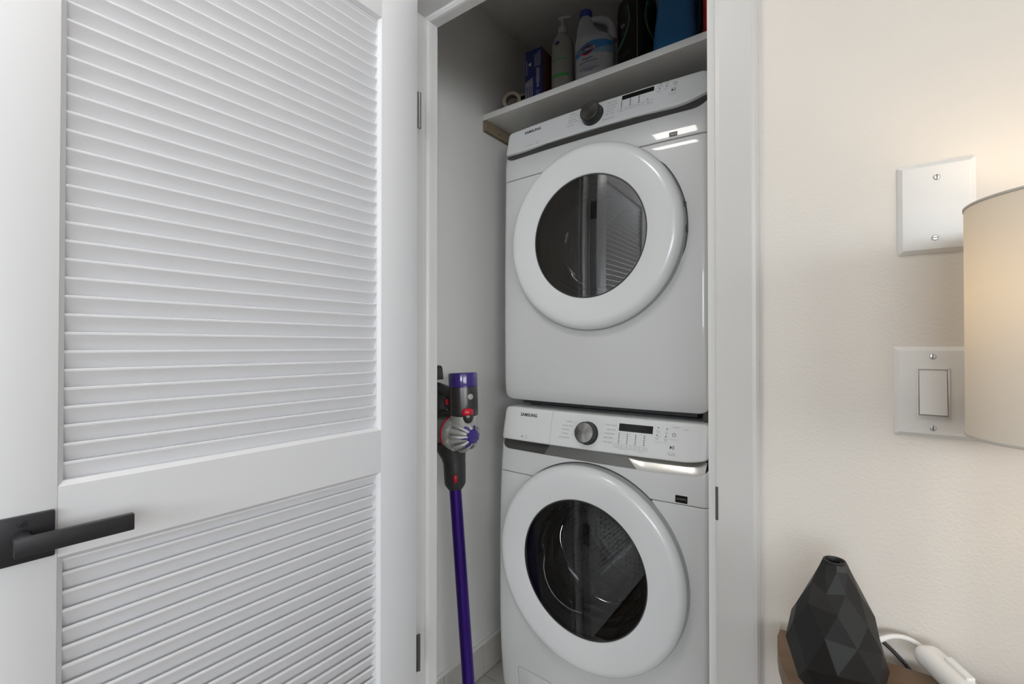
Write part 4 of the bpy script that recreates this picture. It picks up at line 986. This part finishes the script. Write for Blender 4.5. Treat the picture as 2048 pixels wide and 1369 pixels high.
# table lamp
LX, LY = .1702, .6635
lp = tag(empty('table_lamp', (LX, LY, TZ)), 'small table lamp with a cream drum shade, lit, at the right edge', 'lamp')
R0, R1, sz0, sz1 = .0812, .0812, 1.1085 - TZ, 1.3415 - TZ
lathe('lamp_shade', [(R0, sz0), (R1, sz1), (R1 - .0012, sz1), (R0 - .0012, sz0), (R0, sz0)], (0, 0, 0), (0, 0, 1), M_shade, lp, 96, False, False)
M_hem = mat('shade_hem', (.55, .51, .45), .7)
for zz in (sz0, sz1 - .0025): lathe('shade_hem', [(R0 + .0005, zz), (R0 + .0008, zz + .0003), (R0 + .0008, zz + .0022), (R0 + .0005, zz + .0025), (R0 - .0016, zz + .0025), (R0 - .0016, zz), (R0 + .0005, zz)], (0, 0, 0), (0, 0, 1), M_hem, lp, 96, False, False)
lathe('lamp_base', [(.052, 0), (.055, .003), (.054, .012), (.030, .020), (.010, .026)], (0, 0, 0), (0, 0, 1), M_cordw, lp, 40)
tube('lamp_stem', [(0, 0, .02), (0, 0, .405)], .006, M_cordw, lp, 16)
bulb = lathe('bulb', [(0, .052), (.010, .050), (.018, .040), (.0215, .026), (.018, .012), (.012, .0), (.0, -.002)], (0, 0, .430), (0, 0, 1), M_bulb, lp, 28, False, False)
lathe('bulb_socket', [(.014, 0), (.014, .028), (.012, .030)], (0, 0, .400), (0, 0, 1), M_cordw, lp, 24)
for a in (0, 120, 240):
    c, s_ = math.cos(math.radians(a)), math.sin(math.radians(a)); tube('shade_spoke', [(.012 * c, .012 * s_, .385), ((R0 - .002) * c, (R0 - .002) * s_, .330)], .0012, M_screw, lp, 8)

# inline cord switch with its white cord (belongs to the lamp, lies at the back of the table)
isw = tag(empty('cord_switch', (.083, .758, TZ)), 'white inline cord switch lying at the back edge of the table', 'switch')
p0, p1 = Vector((.0630, .7735, .8235)), Vector((.1100, .7000, .8120)); dv = (p1 - p0).normalized()
def lump(name, a, b, w, h, m, par, loc, rr=.45):
    bm = bmesh.new(); bmesh.ops.create_cube(bm, size=1.0); L_ = (b - a).length
    for v in bm.verts: v.co = Vector((v.co.x * L_, v.co.y * w, v.co.z * h))
    bmesh.ops.bevel(bm, geom=bm.edges[:], offset=min(w, h) * rr, segments=7, affect='EDGES', profile=.5)
    o = from_bm(name, bm, m, par, True, 40); o.location = (a + b) / 2 - Vector(par.location); o.rotation_mode = 'QUATERNION'
    o.rotation_quaternion = (b - a).to_track_quat('X', 'Z'); return o
lump('switch_body', p0, p1, .0300, .0250, M_cordw, isw, None)
lump('switch_slider', p0 + dv * .030 + Vector((.004, .003, .0115)), p0 + dv * .062 + Vector((.004, .003, .0115)), .010, .009, M_cordw, isw, None, .25)
wc = tube('cord', bez((-.004, .742, TZ + .0034), (.022, .776, TZ + .030), (.046, .786, TZ + .036), tuple(p0 + Vector((.002, -.001, .001))), 16), .0032, M_cordw, None, 12)
tag(wc, 'white lamp cord arching from behind the vase to the inline switch', 'cord')
bc = tube('cord', bez((-.005, .790, .835), (.026, .792, .808), (.045, .792, .800), (.066, .790, .765), 14) + [Vector((.070, .790, .60)), Vector((.070, .790, .3))], .0024, M_dark, None, 10)
tag(bc, 'thin black cord running down the wall behind the table', 'cord')

# ================================================================== CEILING LIGHT (in front of the closet)
cl = tag(empty('ceiling_light', (-.65, -.03, H)), 'square white flush ceiling light in front of the closet', 'light')
box('light_frame', -.165, .165, -.145, .145, -.045, 0, M_trim, cl, .004)
box('diffuser', -.15, .15, -.13, .13, -.052, -.045, M_ceill, cl, .002, 1)
